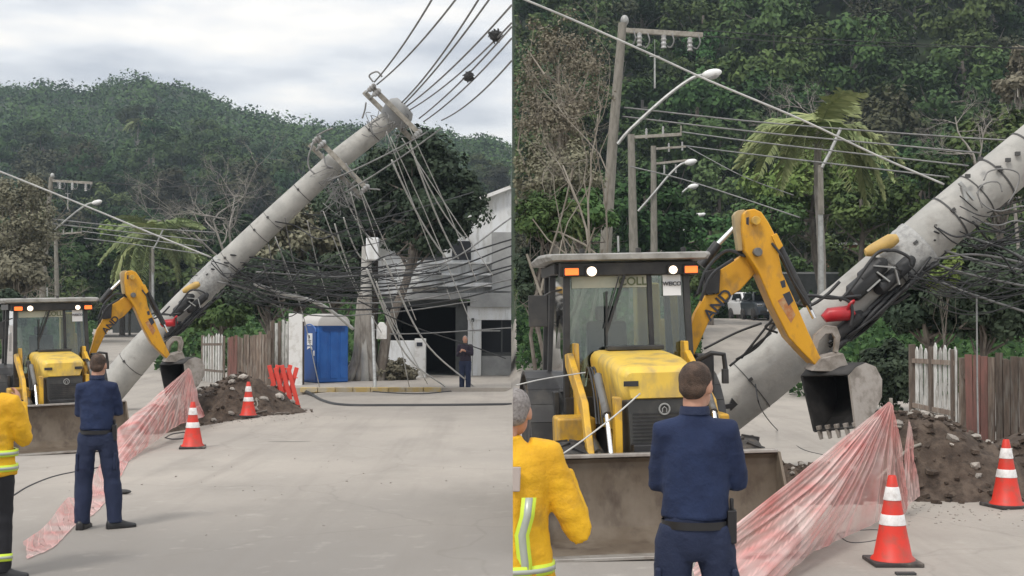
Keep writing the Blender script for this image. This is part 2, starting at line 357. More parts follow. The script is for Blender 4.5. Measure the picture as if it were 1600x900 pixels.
# ------------------------------------------------------------------ the setting: ground, hills
def concrete_ground():
    m, n, l, b, out = nt("pale_concrete_street")
    tc = n.new('ShaderNodeTexCoord')
    def noi(sc, det=6, st=None, rough=0.6):
        t = n.new('ShaderNodeTexNoise'); t.inputs['Scale'].default_value = sc; t.inputs['Detail'].default_value = det; t.inputs['Roughness'].default_value = rough
        if st:
            mp = n.new('ShaderNodeMapping'); mp.inputs['Scale'].default_value = st; l.new(tc.outputs['Object'], mp.inputs[0]); l.new(mp.outputs[0], t.inputs['Vector'])
        else: l.new(tc.outputs['Object'], t.inputs['Vector'])
        return t.outputs['Fac']
    def ramp(src, lo, hi):
        r = n.new('ShaderNodeMapRange'); r.inputs[1].default_value = lo; r.inputs[2].default_value = hi; l.new(src, r.inputs[0]); return r.outputs[0]
    def mixc(f, a, bb, mul=1.0):
        x = n.new('ShaderNodeMix'); x.data_type = 'RGBA'
        mm = n.new('ShaderNodeMath'); mm.operation = 'MULTIPLY'; mm.inputs[1].default_value = mul; l.new(f, mm.inputs[0]); l.new(mm.outputs[0], x.inputs[0])
        for i, q in ((6, a), (7, bb)):
            if isinstance(q, tuple): x.inputs[i].default_value = (*q, 1)
            else: l.new(q, x.inputs[i])
        return x.outputs[2]
    c = mixc(ramp(noi(0.12, 5), 0.38, 0.62), (0.40, 0.365, 0.325), (0.315, 0.29, 0.262))
    vd = n.new('ShaderNodeVectorMath'); vd.operation = 'DISTANCE'; vd.inputs[1].default_value = (-1.6, 11.0, 0)      # greyer, older patch of surfacing
    ad = n.new('ShaderNodeVectorMath'); ad.operation = 'ADD'; n3 = n.new('ShaderNodeTexNoise'); n3.inputs['Scale'].default_value = .35; n3.inputs['Detail'].default_value = 6
    l.new(tc.outputs['Object'], n3.inputs['Vector']); sc3 = n.new('ShaderNodeVectorMath'); sc3.operation = 'SCALE'; sc3.inputs['Scale'].default_value = 3.5; l.new(n3.outputs['Color'], sc3.inputs[0])
    sz3 = n.new('ShaderNodeVectorMath'); sz3.operation = 'MULTIPLY'; sz3.inputs[1].default_value = (1, 1, 0); l.new(sc3.outputs[0], sz3.inputs[0])
    l.new(tc.outputs['Object'], ad.inputs[0]); l.new(sz3.outputs[0], ad.inputs[1]); l.new(ad.outputs[0], vd.inputs[0])
    rp = n.new('ShaderNodeMapRange'); rp.inputs[1].default_value = 2.2; rp.inputs[2].default_value = 7.5; rp.inputs[3].default_value = 1; rp.inputs[4].default_value = 0; l.new(vd.outputs['Value'], rp.inputs[0])
    c = mixc(rp.outputs[0], c, (0.215, 0.203, 0.19), 0.85)
    c = mixc(ramp(noi(0.9, 8, (1, 0.5, 1)), 0.5, 0.75), c, (0.24, 0.222, 0.2), 0.55)
    c = mixc(ramp(noi(1.0, 5, (1.7, .07, 1)), 0.52, 0.72), c, (0.22, 0.2, 0.18), 0.4)
    c = mixc(ramp(noi(3.0, 9), 0.58, 0.78), c, (0.46, 0.43, 0.39), 0.5)
    c = mixc(ramp(noi(14, 6), 0.55, 0.8), c, (0.2, 0.185, 0.165), 0.35)
    v = n.new('ShaderNodeTexVoronoi'); v.feature = 'DISTANCE_TO_EDGE'; v.inputs['Scale'].default_value = 0.22
    wv = n.new('ShaderNodeMapping'); l.new(tc.outputs['Object'], wv.inputs[0])
    mixv = n.new('ShaderNodeVectorMath'); mixv.operation = 'ADD'
    nn = n.new('ShaderNodeTexNoise'); nn.inputs['Scale'].default_value = 0.8; nn.inputs['Detail'].default_value = 6; l.new(tc.outputs['Object'], nn.inputs['Vector'])
    l.new(wv.outputs[0], mixv.inputs[0]); l.new(nn.outputs['Color'], mixv.inputs[1]); l.new(mixv.outputs[0], v.inputs['Vector'])
    r = n.new('ShaderNodeMapRange'); r.inputs[1].default_value = 0.0; r.inputs[2].default_value = 0.006; r.inputs[3].default_value = 1; r.inputs[4].default_value = 0; l.new(v.outputs['Distance'], r.inputs[0])
    c = mixc(r.outputs[0], c, (0.16, 0.148, 0.13), 0.22)
    l.new(c, b.inputs['Base Color']); b.inputs['Roughness'].default_value = 0.88; b.inputs['Specular IOR Level'].default_value = 0.25
    bp = n.new('ShaderNodeBump'); bp.inputs['Strength'].default_value = 0.35; bp.inputs['Distance'].default_value = 0.01
    l.new(noi(35, 6), bp.inputs['Height']); l.new(bp.outputs[0], b.inputs['Normal'])
    return m
M['street'] = concrete_ground()

def axis(vals):
    out = []
    for a, b, s in vals:
        k = max(1, int(round((b - a) / s)))
        out += [a + (b - a) * i / k for i in range(k)]
    out.append(vals[-1][1]); return out
xs = axis([(-480, -60, 40), (-60, -14, 4), (-14, -0.3, 0.5), (-0.3, 0.3, 0.1), (0.3, 12, 0.7), (12, 60, 6), (60, 480, 40)])
ys = axis([(-40, 0, 10), (0, 18, 1.5), (18, 32, 0.5), (32, 100, 2.0), (100, 620, 40)])
mb = MB(); mb.grid([[(x, y, gz(x, y)) for x in xs] for y in ys])
o = mb.build("ground", M['street'], angle=180); tag(o, kind='structure')

RIDGE = [(-400, 128), (-120, 118), (0, 113), (60, 115), (100, 120), (150, 120), (190, 109), (230, 102), (290, 118), (340, 138), (380, 153), (440, 168), (480, 176), (520, 179), (640, 182), (700, 190), (760, 197), (800, 206), (1000, 206)]
def ridge(px):
    for (a, ya), (b, yb) in zip(RIDGE, RIDGE[1:]):
        if a <= px <= b: return ya + (yb - ya) * (px - a) / (b - a)
    return RIDGE[0][1] if px < RIDGE[0][0] else RIDGE[-1][1]
def hillL(x, d):
    px = 800 + F * x / d
    zr = (500 - ridge(px)) / F * 430 - 2.4
    t = (d - 165) / 265.0
    if t <= 0: return -1.5 + 2.0 * max(t, -0.2)
    w = 5 * mnoise.noise(Vector((x * 0.018, d * 0.018, 3.3))) * min(1, t * 4) * (1 - 0.8 * smooth((t - .6) / .4))
    z = zr * (0.3 * t + 0.7 * t ** 1.25) if t <= 1 else zr * (1 - 0.9 * (t - 1))
    return z + w - 0.5
def hillR(x, d):
    t = (d - 92) / 145.0
    if t <= 0: return 1.0 + 9 * max(t, -0.5)
    w = 3 * mnoise.noise(Vector((x * 0.03, d * 0.03, 9.1))) * min(1, t * 4)
    z = 96 * t ** 1.05 if t <= 1 else 96 * (1 - 0.5 * (t - 1))
    return z + w + 0.5 + 0.03 * x
for nm, fn, x0, x1, d0, d1, s in (("hill", hillL, -0.55, 0.0, 150, 520, 10), ("hill", hillR, 0.0, 0.55, 86, 290, 5)):
    g = []
    d = d0
    while d < d1:
        n = 44
        g.append([((x0 + (x1 - x0) * i / n) * d, d, fn((x0 + (x1 - x0) * i / n) * d, d)) for i in range(n + 1)])
        d += s
    mb = MB(); mb.grid(g)
    o = mb.build(nm, M['understory'], angle=180); tag(o, kind='structure')

# ------------------------------------------------------------------ foliage
def leaf_mesh(name, C, N, S, T, rng, mtl, asp=0.6):
    """rhombic leaf faces: centres C, normals N, sizes S, tint T"""
    n = len(C)
    A = rng.normal(size=(n, 3)); U = np.cross(N, A); U /= np.linalg.norm(U, axis=1)[:, None] + 1e-9
    V = np.cross(N, U); V /= np.linalg.norm(V, axis=1)[:, None] + 1e-9
    S = S[:, None]
    Q = np.empty((n, 4, 3)); Q[:, 0] = C + U * S; Q[:, 1] = C + V * S * asp; Q[:, 2] = C - U * S; Q[:, 3] = C - V * S * asp
    me = bpy.data.meshes.new(name)
    me.vertices.add(n * 4); me.loops.add(n * 4); me.polygons.add(n)
    me.vertices.foreach_set('co', Q.reshape(-1).astype(np.float32))
    me.loops.foreach_set('vertex_index', np.arange(n * 4, dtype=np.int32))
    me.polygons.foreach_set('loop_start', np.arange(0, n * 4, 4, dtype=np.int32))
    me.update(calc_edges=True)
    at = me.attributes.new('tint', 'FLOAT', 'POINT'); at.data.foreach_set('value', np.repeat(T, 4).astype(np.float32))
    me.materials.append(mtl); me.validate(); return me
def crown_pts(rng, radii, nclump, nleaf, cr=0.30, flat=0.5, up=0.45):
    rx, ry, rz = radii
    D = rng.normal(size=(nclump, 3)); D /= np.linalg.norm(D, axis=1)[:, None]
    D[:, 2] = np.where(D[:, 2] < 0, D[:, 2] * flat, D[:, 2])
    R = rng.uniform(0.45, 0.92, nclump)[:, None]
    K = D * R * np.array([[rx, ry, rz]])
    w = rng.uniform(0.5, 1.4, nclump); idx = rng.choice(nclump, nleaf, p=w / w.sum())
    mean = (rx + ry + rz) / 3
    off = rng.normal(size=(nleaf, 3)); off /= np.linalg.norm(off, axis=1)[:, None]
    off *= (rng.uniform(0, 1, nleaf) ** 0.45)[:, None]
    size = (rng.uniform(0.7, 1.3, nclump) * cr * mean)[idx][:, None]
    C = K[idx] + off * size * np.array([[1.05, 1.05, 0.75]])
    N = off * 0.9 + D[idx] * 0.35 + rng.normal(size=(nleaf, 3)) * 0.45 + np.array([[0, 0, up]])
    N /= np.linalg.norm(N, axis=1)[:, None]
    T = np.clip(0.35 * rng.uniform(0, 1, nclump)[idx] + 0.65 * rng.uniform(0, 1, nleaf), 0, 1)
    return C, N, T, K
def limb_mb(mb, base, top, K, tr, rng, n=6):
    """trunk from base to top, limbs on to the clump centres K"""
    base = Vector(base); top = Vector(top); H = (top - base).length
    wob = [base.lerp(top, t) + Vector((rng.normal() * .03, rng.normal() * .03, 0)) * H * (t * (1 - t) * 3) for t in (0, .25, .5, .75, 1)]
    mb.tube(wob, [tr * 1.25, tr, tr * .85, tr * .7, tr * .5], n)
    for k in K:
        k = Vector(k); t = rng.uniform(.45, .95); a = base.lerp(top, t)
        mid = a.lerp(k, .5) + Vector((rng.normal() * .05 * H, rng.normal() * .05 * H, -.04 * H))
        mb.tube([a, mid, k], [tr * .42, tr * .26, tr * .08], 5)

rng0 = np.random.default_rng(5)
HV = []          # crown / trunk variants for the wooded hills
for k in range(9):
    rng = np.random.default_rng(100 + k)
    kind = k % 3
    rad = [(5.0, 5.0, 4.0), (5.6, 5.6, 3.2), (3.9, 3.9, 4.8)][kind]
    C, Nn, T, K = crown_pts(rng, rad, [26, 30, 22][kind], 3600, 0.26 if kind < 2 else 0.33)
    S = rng.uniform(0.16, 0.36, len(C))
    C[:, 2] += 6.5
    lm_ = M['leaf_olive'] if k in (3, 6) else (M['leaf_rust'] if k == 8 else M['leaf_hill'])
    cm = leaf_mesh("crown", C, Nn, S, T, rng, lm_)
    mb = MB(); K2 = K[:9].copy(); K2[:, 2] += 6.5
    limb_mb(mb, (0, 0, -3), (0, 0, 7.5), K2, 0.28, rng, 6)
    ob = mb.build("trunk", M['bark_pale'] if k in (1, 5) else M['bark']); tm = ob.data; bpy.data.objects.remove(ob)
    HV.append((tm, cm, C, Nn, S, T, K2))
HLAB = {0: "rounded", 1: "flat topped", 2: "tall"}
LMK = {'L': [(40, "the left border bush"), (84, "the tallest utility pole"), (140, "the lamp arm"), (195, "the yellow digger arm"), (245, "the palm"), (290, "the brick house"), (330, "the leafless tree"), (375, "the picket fence"), (430, "the board fence"), (475, "the conduit"), (520, "the blue toilet"), (570, "the stout pole"), (620, "the pole top"), (670, "the garage opening"), (720, "the far person"), (775, "the white building")],
       'R': [(850, "the firefighter"), (905, "the cab's left side"), (950, "the tallest utility pole"), (1000, "the second utility pole"), (1050, "the crossarm insulators"), (1105, "the street lamp head"), (1170, "the digger arm's top"), (1225, "the palm's left fronds"), (1285, "the thin lamp post"), (1345, "the brick house"), (1400, "the yellow sleeve"), (1460, "the picket fence"), (1530, "the red board"), (1580, "the pole's right end")]}
def hlabel(side, x, d, z, v, foot=False):
    px = 800 + F * x / d; py = 500 - (z + 6 - CAM_H) / d * F
    lm = min(LMK[side], key=lambda q: abs(q[0] - px))[1]
    if foot: return "small %s tree at the foot of the %s hill, above %s" % (HLAB[v], "left" if side == 'L' else "right", lm)
    if side == 'L': lv = min(int((py - 95) / 48), 7)
    else: lv = max(0, min(int((py + 20) / 62), 7))
    lev = ["topmost on", "high on", "rather high on", "above midway on", "below midway on", "rather low on", "low on", "lowest on"][max(0, lv)]
    return "%s tree %s the %s hill, above %s" % (HLAB[v], lev, "left" if side == 'L' else "right", lm)
def hill_tree(x, d, z, s, v, side, foot=False):
    a = random.uniform(0, 6.28); sz = s * random.uniform(.9, 1.15)
    t = thing("hill_tree", hlabel(side, x, d, z, v % 3, foot), "tree", (x, d, z), 0, ("forest trees on the %s hill" if not foot else "small trees at the foot of the %s hill") % ("left" if side == 'L' else "right"))
    t.scale = (s, s, sz)
    tm, cm, C, Nn, S, T, K2 = HV[v]
    if abs(x) > 7.2 * s:
        put("trunk", tm, t, rot=(0, 0, a)); put("crown", cm, t, rot=(0, 0, a)); return
    sg = -1 if side == 'L' else 1                      # a tree at the border between the two views ends there
    ok = (C[:, 0] * s + x) * sg > .4 * s
    if abs(x) > .6: put("trunk", HV[v][0] if abs(x) > 6 * s else TRUNK_ONLY, t)
    put("crown", leaf_mesh("crown", C[ok], Nn[ok], S[ok], T[ok], np.random.default_rng(v), cm.materials[0]), t)
mb = MB(); mb.tube([(0, 0, -3), (0.1, 0, 3), (0, 0, 8)], [.34, .26, .12], 6)
ob = mb.build("trunk", M['bark']); TRUNK_ONLY = ob.data; bpy.data.objects.remove(ob)
random.seed(3)
cnt = {}
d = 172.0
while d < 322:                                   # left-hand hill
    step = 9.0 + d * 0.016
    a = -0.425
    while a < 0.004:
        x = (a + random.uniform(-.3, .3) * step / d) * d; dd = d + random.uniform(-.35, .35) * step
        a += step * 1.0 / d
        v = random.randrange(9)
        s = random.uniform(.95, 1.35) * (1.0 + (d - 128) / 1500)
        x = min(x, -.5)
        if d > 280: s *= 0.85
        hill_tree(x, dd, hillL(x, dd) - 1.0, s, v, 'L')
        cnt['L'] = cnt.get('L', 0) + 1
    d += step * 1.02
d = 99.0
while d < 184:                                   # right-hand hill, nearer
    step = 6.0 + (d - 99) * 0.015
    a = -0.004
    while a < 0.425:
        x = (a + random.uniform(-.3, .3) * step / d) * d; dd = d + random.uniform(-.35, .35) * step
        a += step * 1.0 / d
        v = random.randrange(9)
        s = random.uniform(.72, 1.1)
        x = max(x, .5)
        hill_tree(x, dd, hillR(x, dd) - 1.2, s, v, 'R')
        cnt['R'] = cnt.get('R', 0) + 1
    d += step * 0.95
print("hill trees", cnt)
# the far ridge and everything between the single crowns reads as one mass of canopy
def canopy(name, side, fn, d0, d1, sp, rad, hgt, nl, leaf, seed, mtl):
    rng = np.random.default_rng(seed); CC = []; NN = []; TT = []
    d = d0
    while d < d1:
        w = .43 * d; k = int(w / sp)
        for i in range(k):
            x = (-1 if side == 'L' else 1) * (i + rng.uniform(0, 1)) * sp; dd = d + rng.uniform(-.5, .5) * sp
            r = rad * rng.uniform(.6, 1.35); h = hgt * rng.uniform(.55, 1.3)
            D = rng.normal(size=(nl, 3)); D /= np.linalg.norm(D, axis=1)[:, None]; D[:, 2] = np.abs(D[:, 2])
            R = rng.uniform(.75, 1.05, nl)[:, None] * (1 + .22 * np.sin(D[:, :1] * 9 + i) * np.sin(D[:, 1:2] * 8 + d))
            CC.append(D * R * np.array([[r, r, h]]) + np.array([[x, dd, fn(x, dd) - .4 * h]])); n_ = D * .8 + rng.normal(size=(nl, 3)) * .4; NN.append(n_)
            TT.append(np.clip(rng.uniform(-.1, .8) + rng.uniform(0, .3, nl), 0, 1.15))
        d += sp * .9
    C = np.concatenate(CC); N = np.concatenate(NN); T = np.concatenate(TT); ok = C[:, 0] < -.3 if side == 'L' else C[:, 0] > .3
    C, N, T = C[ok], N[ok], T[ok]; N /= np.linalg.norm(N, axis=1)[:, None]
    tag(put(name, leaf_mesh(name, C, N, rng.uniform(.6, 1.3, len(C)) * leaf, T, rng, mtl)), kind='stuff')
canopy("far_forest", 'L', hillL, 300, 452, 8.2, 5.8, 6.2, 230, .60, 1, M['leaf_hill'])
canopy("forest_canopy", 'L', hillL, 168, 300, 8.0, 5.6, 5.0, 200, .50, 2, M['leaf_hill'])
canopy("forest_canopy", 'R', hillR, 96, 188, 5.0, 3.6, 3.6, 200, .30, 3, M['leaf_hill'])

def side_ok(C, side, m=0.03):
    return C[:, 0] < -m if side == 'L' else C[:, 0] > m
def tree(name, label, ctr, radii, leaf, mtl, bark, seed, side, nclump=40, nleaf=6000, tr=0.2, cr=0.28, group=None, base=None, cat="tree", trunk=True, flat=0.6, asp=0.6):
    rng = np.random.default_rng(seed); ctr = Vector(ctr)
    C, N, T, K = crown_pts(rng, radii, nclump, nleaf, cr, flat)
    c = np.array(ctr)[None]
    C = C + c; K = K + c
    ok = side_ok(C, side, leaf) ; C, N, T = C[ok], N[ok], T[ok]
    if base is None: base = Vector((ctr.x, ctr.y, gz(ctr.x, ctr.y)))
    base = Vector(base)
    t = thing(name, label, cat, base, 0, group)
    if trunk:
        Ks = [k for k in K[:22] if (k[0] < -.1 if side == 'L' else k[0] > .1)]
        mb = MB(); limb_mb(mb, base, ctr + Vector((0, 0, radii[2] * .3)), Ks, tr, rng, 8)
        mb.build("trunk", bark, t)
    S = rng.uniform(.65, 1.25, len(C)) * leaf
    me = leaf_mesh("crown", C - np.array(base)[None], N, S, T, rng, mtl, asp)
    put("crown" if trunk else "foliage", me, t)
    return t
def branch_rec(mb, rng, p, d, L, r, depth, ok, up=0.15):
    p = Vector(p); d = Vector(d).normalized()
    pts = [p]; n = 4
    for i in range(n):
        d = (d + Vector((rng.normal(), rng.normal(), rng.normal())) * .17 + Vector((0, 0, up * .25))).normalized()
        pts.append(pts[-1] + d * L / n)
    if not all(ok(q) for q in pts): return
    mb.tube(pts, [r * (1 - .11 * i) for i in range(n + 1)], 6 if depth > 2 else 4, caps=False)
    if depth == 0: return
    for k in range(3 if depth > 1 else 4):
        q = pts[rng.integers(2, n + 1)]
        dd = (d + Vector((rng.normal(), rng.normal(), rng.normal())) * .62).normalized()
        branch_rec(mb, rng, q, dd, L * rng.uniform(.6, .82), r * .55, depth - 1, ok, up)
def bare_tree(label, base, H, r, bark, seed, side, depth=5, d0=(0, 0, 1), group=None, nstem=1, spread=.3, name="bare_tree", amax=None):
    rng = np.random.default_rng(seed); base = Vector(base)
    t = thing(name, label, "tree", base, 0, group)
    ok = (lambda q: q.x < -.05) if side == 'L' else (lambda q: q.x > .05)
    if amax is not None: ok = lambda q: q.x > .05 and q.x < amax * q.y
    mb = MB()
    for k in range(nstem):
        dd = Vector(d0) + Vector((rng.normal() * spread, rng.normal() * spread, 0)) * (1 if nstem > 1 else .2)
        branch_rec(mb, rng, base + Vector((rng.normal() * .1 * nstem, rng.normal() * .1, 0)), dd, H * .36, r, depth, ok)
    mb.build("branches", bark, t, smooth_=True, angle=180)
    return t
def frond_mesh(seed, L=2.6):
    rng = np.random.default_rng(seed); mb = MB()
    pts = [Vector((L * t, 0, 0.75 * L * t * .55 - L * .95 * t ** 2.2)) for t in [i / 12 for i in range(13)]]
    mb.tube(pts, [.035 * (1 - .8 * i / 12) for i in range(13)], 5)
    ob = mb.build("rachis", M['leaf_palm']); me = ob.data
    vs = [tuple(v.co) for v in me.vertices]; fs = [tuple(p.vertices) for p in me.polygons]
    bpy.data.objects.remove(ob)
    m2 = MB(); m2.add(vs, fs)
    for i in range(40):
        t = .12 + .87 * i / 40; k = min(11, int(t * 12)); p = pts[k].lerp(pts[k + 1], t * 12 - k)
        ll = .62 * math.sin(math.pi * min(1, t * .85 + .12)) + .15
        for s in (-1, 1):
            a = Vector((.45, s * .8, -.42 + rng.normal() * .2)).normalized(); w = Vector((.055, 0, .01))
            q = p + a * ll * .55; e = p + a * ll + Vector((0, 0, -.18 * ll))
            m2.add([p - w * .5, q - w, e, q + w, p + w * .5], [(0, 1, 2, 3, 4)])
    ob = m2.build("frond", M['leaf_palm'], smooth_=False); me = ob.data; bpy.data.objects.remove(ob)
    at = me.attributes.new('tint', 'FLOAT', 'POINT'); at.data.foreach_set('value', rng.uniform(0, 1, len(me.vertices)).astype(np.float32))
    return me
FR = [frond_mesh(k) for k in range(3)]
def palm(label, top, H, scale, seed, group=None, n=22, base=None):
    rnd = random.Random(seed); top = Vector(top)
    base = Vector((top.x, top.y, top.z - H))
    t = thing("palm_tree", label, "palm", base, 0, group)
    mb = MB(); pts = [base.lerp(top, i / 6) + Vector((.08 * math.sin(i), 0, 0)) for i in range(7)]
    mb.tube(pts, [.2, .17, .16, .155, .15, .15, .14], 10); mb.build("trunk", M['bark_pale'], t)
    for k in range(n):
        o = put("frond", FR[k % 3], t, (0, 0, H), (rnd.uniform(-.15, .15), rnd.uniform(-.75, .55), k * 2.4 + rnd.uniform(-.3, .3)), (scale * rnd.uniform(.85, 1.1),) * 3)
    return t

# nearer vegetation, each view its own trees ------------------------------------------------
# right-hand view
tree("roadside_tree", "bushy light green tree behind the palm in the right-hand view", VR(1275, 300, 62), (3.6, 2.4, 2.6), .15, M['leaf_bright'], M['bark'], 11, 'R', 40, 7000, .16)
tree("roadside_tree", "mid green rounded tree just left of the palm in the right-hand view", VR(1205, 345, 60), (1.9, 1.8, 1.7), .14, M['leaf_mid'], M['bark'], 12, 'R', 30, 4200, .13)
tree("roadside_tree", "green tree right of the thin lamp post in the right-hand view", VR(1345, 330, 58), (2.2, 2.0, 1.8), .14, M['leaf_mid'], M['bark'], 13, 'R', 34, 5000, .14)
tree("roadside_tree", "dull green tree behind the pole's messy cable joint in the right-hand view", VR(1440, 320, 55), (2.4, 2.2, 2.2), .14, M['leaf_hill'], M['bark'], 14, 'R', 34, 5600, .15)
tree("roadside_tree", "dark broad tree filling the right edge above the pole in the right-hand view", VR(1560, 250, 58), (2.9, 2.4, 3.0), .15, M['leaf_mid'], M['bark'], 15, 'R', 40, 6500, .18)
tree("hedge_tree", "dark leafy tree overhanging the white picket fence in the right-hand view", VR(1452, 478, 25), (1.05, 1.0, 0.95), .07, M['leaf_dark'], M['bark'], 16, 'R', 44, 10500, .08)
tree("hedge_tree", "dark shady tree behind the red board in the right-hand view", VR(1535, 470, 24), (1.1, 1.1, 1.15), .07, M['leaf_dark'], M['bark'], 17, 'R', 50, 12500, .09)
tree("hedge_tree", "dark tree under the cables at the far right edge of the right-hand view", VR(1612, 450, 25), (0.95, 1.0, 1.3), .07, M['leaf_dark'], M['bark'], 18, 'R', 34, 8000, .09)
tree("shrub", "yellow green shrub hanging beside the underside of the pole in the right-hand view", VR(1475, 425, 23), (0.38, 0.4, 0.5), .055, M['leaf_bright'], M['bark'], 19, 'R', 16, 1600, .012, cat="shrub")
tree("shrub", "low dark shrub behind the hoe bucket in the right-hand view", VR(1392, 582, 29), (0.8, 0.8, 1.0), .07, M['leaf_dark'], M['bark'], 20, 'R', 34, 5600, .05, cat="shrub", trunk=False, flat=1.0)
bare_tree("tangled brown leafless tree at the left border of the right-hand view", P(845, 573, 28) - Vector((0, 0, 1.1)), 10.4, .05, M['twig'], 21, 'R', 6, (0.02, 0, 1), None, 11, .2, amax=.078)
bare_tree("grey leafless tree with fine twigs in front of the right-hand view's vine tree", G(900, 573), 9.0, .05, M['twig'], 71, 'R', 6, (-.08, 0, 1), None, 3, .14, amax=.085)
tree("vine_tree", "brownish vine covered tree at the top left of the right-hand view", VR(872, 150, 33), (1.4, 1.2, 2.6), .045, M['leaf_brown'], M['twig'], 22, 'R', 110, 9000, .10, .2)
tree("vine_tree", "dry brown climbing foliage low on the left of the right-hand view", VR(868, 275, 32), (1.2, 1.1, 1.2), .05, M['leaf_brown'], M['twig'], 23, 'R', 70, 6000, .08, .24)
tree("shrub", "green shrub left of the tall lamp pole in the right-hand view", VR(905, 340, 31), (0.95, .9, .75), .085, M['leaf_mid'], M['bark'], 24, 'R', 24, 3400, .06, cat="shrub")
tree("shrub", "shadowy shrub left of the digger's cab in the right-hand view", VR(838, 430, 30), (0.55, .8, 1.1), .085, M['leaf_dark'], M['bark'], 25, 'R', 24, 3400, .05, cat="shrub")
tree("roadside_tree", "dark tree behind the row of utility poles in the right-hand view", VR(1010, 350, 62), (2.6, 2.2, 2.6), .16, M['leaf_hill'], M['bark'], 26, 'R', 34, 5600, .15)
tree("roadside_tree", "dark tree left of the yellow digger arm's top in the right-hand view", VR(1110, 380, 70), (3.0, 2.4, 2.2), .17, M['leaf_hill'], M['bark'], 27, 'R', 34, 5600, .15)
palm("palm with drooping fronds beside the thin lamp post in the right-hand view", VR(1280, 205, 50), 7.4, 1.25, 1, n=22)
palm("small palm left of the tall lamp pole in the right-hand view", VR(868, 335, 30), 4.2, .30, 2)
tree("shrub", "pale green leafy shrub around the small palm in the right-hand view", VR(850, 345, 29.5), (0.75, .8, .9), .06, M['leaf_mid'], M['bark'], 72, 'R', 40, 5000, .05, cat="shrub")
bare_tree("leafless pale tree above the leaning pole in the right-hand view", VR(1540, 300, 52), 6.0, .07, M['bark_pale'], 28, 'R', 5, (-.15, 0, 1))
bare_tree("leafless pale tree above the palm in the right-hand view", VR(1300, 260, 68), 6.5, .07, M['bark_pale'], 29, 'R', 5, (.1, 0, 1), None, 2, .3)
tree("roadside_tree", "olive brown tree at the top right corner of the right-hand view", VR(1592, 130, 66), (1.4, 1.4, 2.0), .14, M['leaf_brown'], M['bark_pale'], 30, 'R', 24, 2600, .1)
# left-hand view
tree("roadside_tree", "bushy light green tree behind the palm in the left-hand view", VL(1262, 290, 62), (5.4, 4, 4.4), .3, M['leaf_bright'], M['bark'], 41, 'L', 40, 6000, .25)
tree("roadside_tree", "mid green rounded tree just left of the palm in the left-hand view", VL(1190, 345, 60), (4.2, 3.5, 3.4), .28, M['leaf_mid'], M['bark'], 42, 'L', 30, 4200, .22)
tree("roadside_tree", "green tree left of the pole's lower half in the left-hand view", VL(1345, 330, 58), (4.4, 3.8, 3.4), .26, M['leaf_mid'], M['bark'], 43, 'L', 34, 5000, .2)
tree("roadside_tree", "dull green tree above the pole's cable joint in the left-hand view", VL(1460, 250, 60), (4.6, 4, 4.2), .28, M['leaf_hill'], M['bark'], 44, 'L', 34, 5600, .2)
bare_tree("leafless pale tree left of the leaning pole in the left-hand view", VL(1530, 330, 52), 12, .12, M['bark_pale'], 45, 'L', 5, (-.1, 0, 1), None, 3, .2)
tree("big_tree", "large dark leafy tree beside the white building in the left-hand view", P(668, 322, 43), (2.25, 2.0, 2.95), .10, M['leaf_dark'], M['bark'], 46, 'L', 90, 19000, .16, .2, base=G(592, 600))
tree("big_tree", "dark tree behind the leaning pole's top in the left-hand view", P(585, 335, 47), (2.0, 1.9, 3.1), .11, M['leaf_dark'], M['bark'], 47, 'L', 64, 12000, .14, .22)
tree("roadside_tree", "olive brown tree below the middle of the leaning pole in the left-hand view", P(470, 385, 47), (1.9, 1.8, 1.9), .11, M['leaf_brown'], M['bark'], 48, 'L', 40, 6500, .16)
tree("roadside_tree", "dark green tree behind the board fence in the left-hand view", P(420, 450, 46), (1.7, 1.6, 1.4), .11, M['leaf_dark'], M['bark'], 49, 'L', 40, 7000, .14)
tree("roadside_tree", "shady tree behind the blue toilet in the left-hand view", P(520, 440, 46), (1.7, 1.6, 1.5), .11, M['leaf_dark'], M['bark'], 50, 'L', 40, 7000, .14)
tree("hedge_tree", "green tree overhanging the white pickets in the left-hand view", P(345, 485, 48), (1.3, 1.3, 1.15), .11, M['leaf_mid'], M['bark'], 51, 'L', 34, 4500, .1)
tree("shrub", "low shrub beside the far end of the road in the left-hand view", P(302, 530, 58), (1.1, 1.2, 0.9), .12, M['leaf_mid'], M['bark'], 52, 'L', 24, 2600, .06, cat="shrub")
tree("vine_tree", "greyish brown vine covered tree at the left border of the left-hand view", P(22, 350, 60), (2.4, 2.2, 2.8), .08, M['leaf_brown'], M['twig'], 53, 'L', 110, 11000, .14, .2)
tree("vine_tree", "brownish bush low at the left border of the left-hand view", P(30, 430, 58), (1.9, 2, 1.6), .12, M['leaf_brown'], M['twig'], 54, 'L', 34, 5200, .1)
bare_tree("leafless tangled tree at the left border of the left-hand view", P(10, 520, 62), 9, .12, M['twig'], 55, 'L', 5, (0, 0, 1), None, 3, .2)
tree("shrub", "dark shrub left of the digger's cab in the left-hand view", P(8, 490, 50), (0.9, 1, 1.2), .11, M['leaf_dark'], M['bark'], 56, 'L', 24, 2600, .05, cat="shrub")
tree("roadside_tree", "dark tree behind the row of utility poles in the left-hand view", P(105, 430, 112), (4.8, 4, 4.6), .3, M['leaf_hill'], M['bark'], 57, 'L', 34, 5600, .2)
tree("roadside_tree", "dark tree left of the yellow digger arm in the left-hand view", P(158, 440, 118), (4.5, 4, 3.8), .3, M['leaf_hill'], M['bark'], 58, 'L', 34, 5600, .2)
palm("palm beside the thin lamp post in the left-hand view", VL(1280, 225, 50), 12, 1.5, 3, n=30)
palm("lone palm standing high on the left-hand hill", P(216, 192, 290), 9, 1.3, 4)
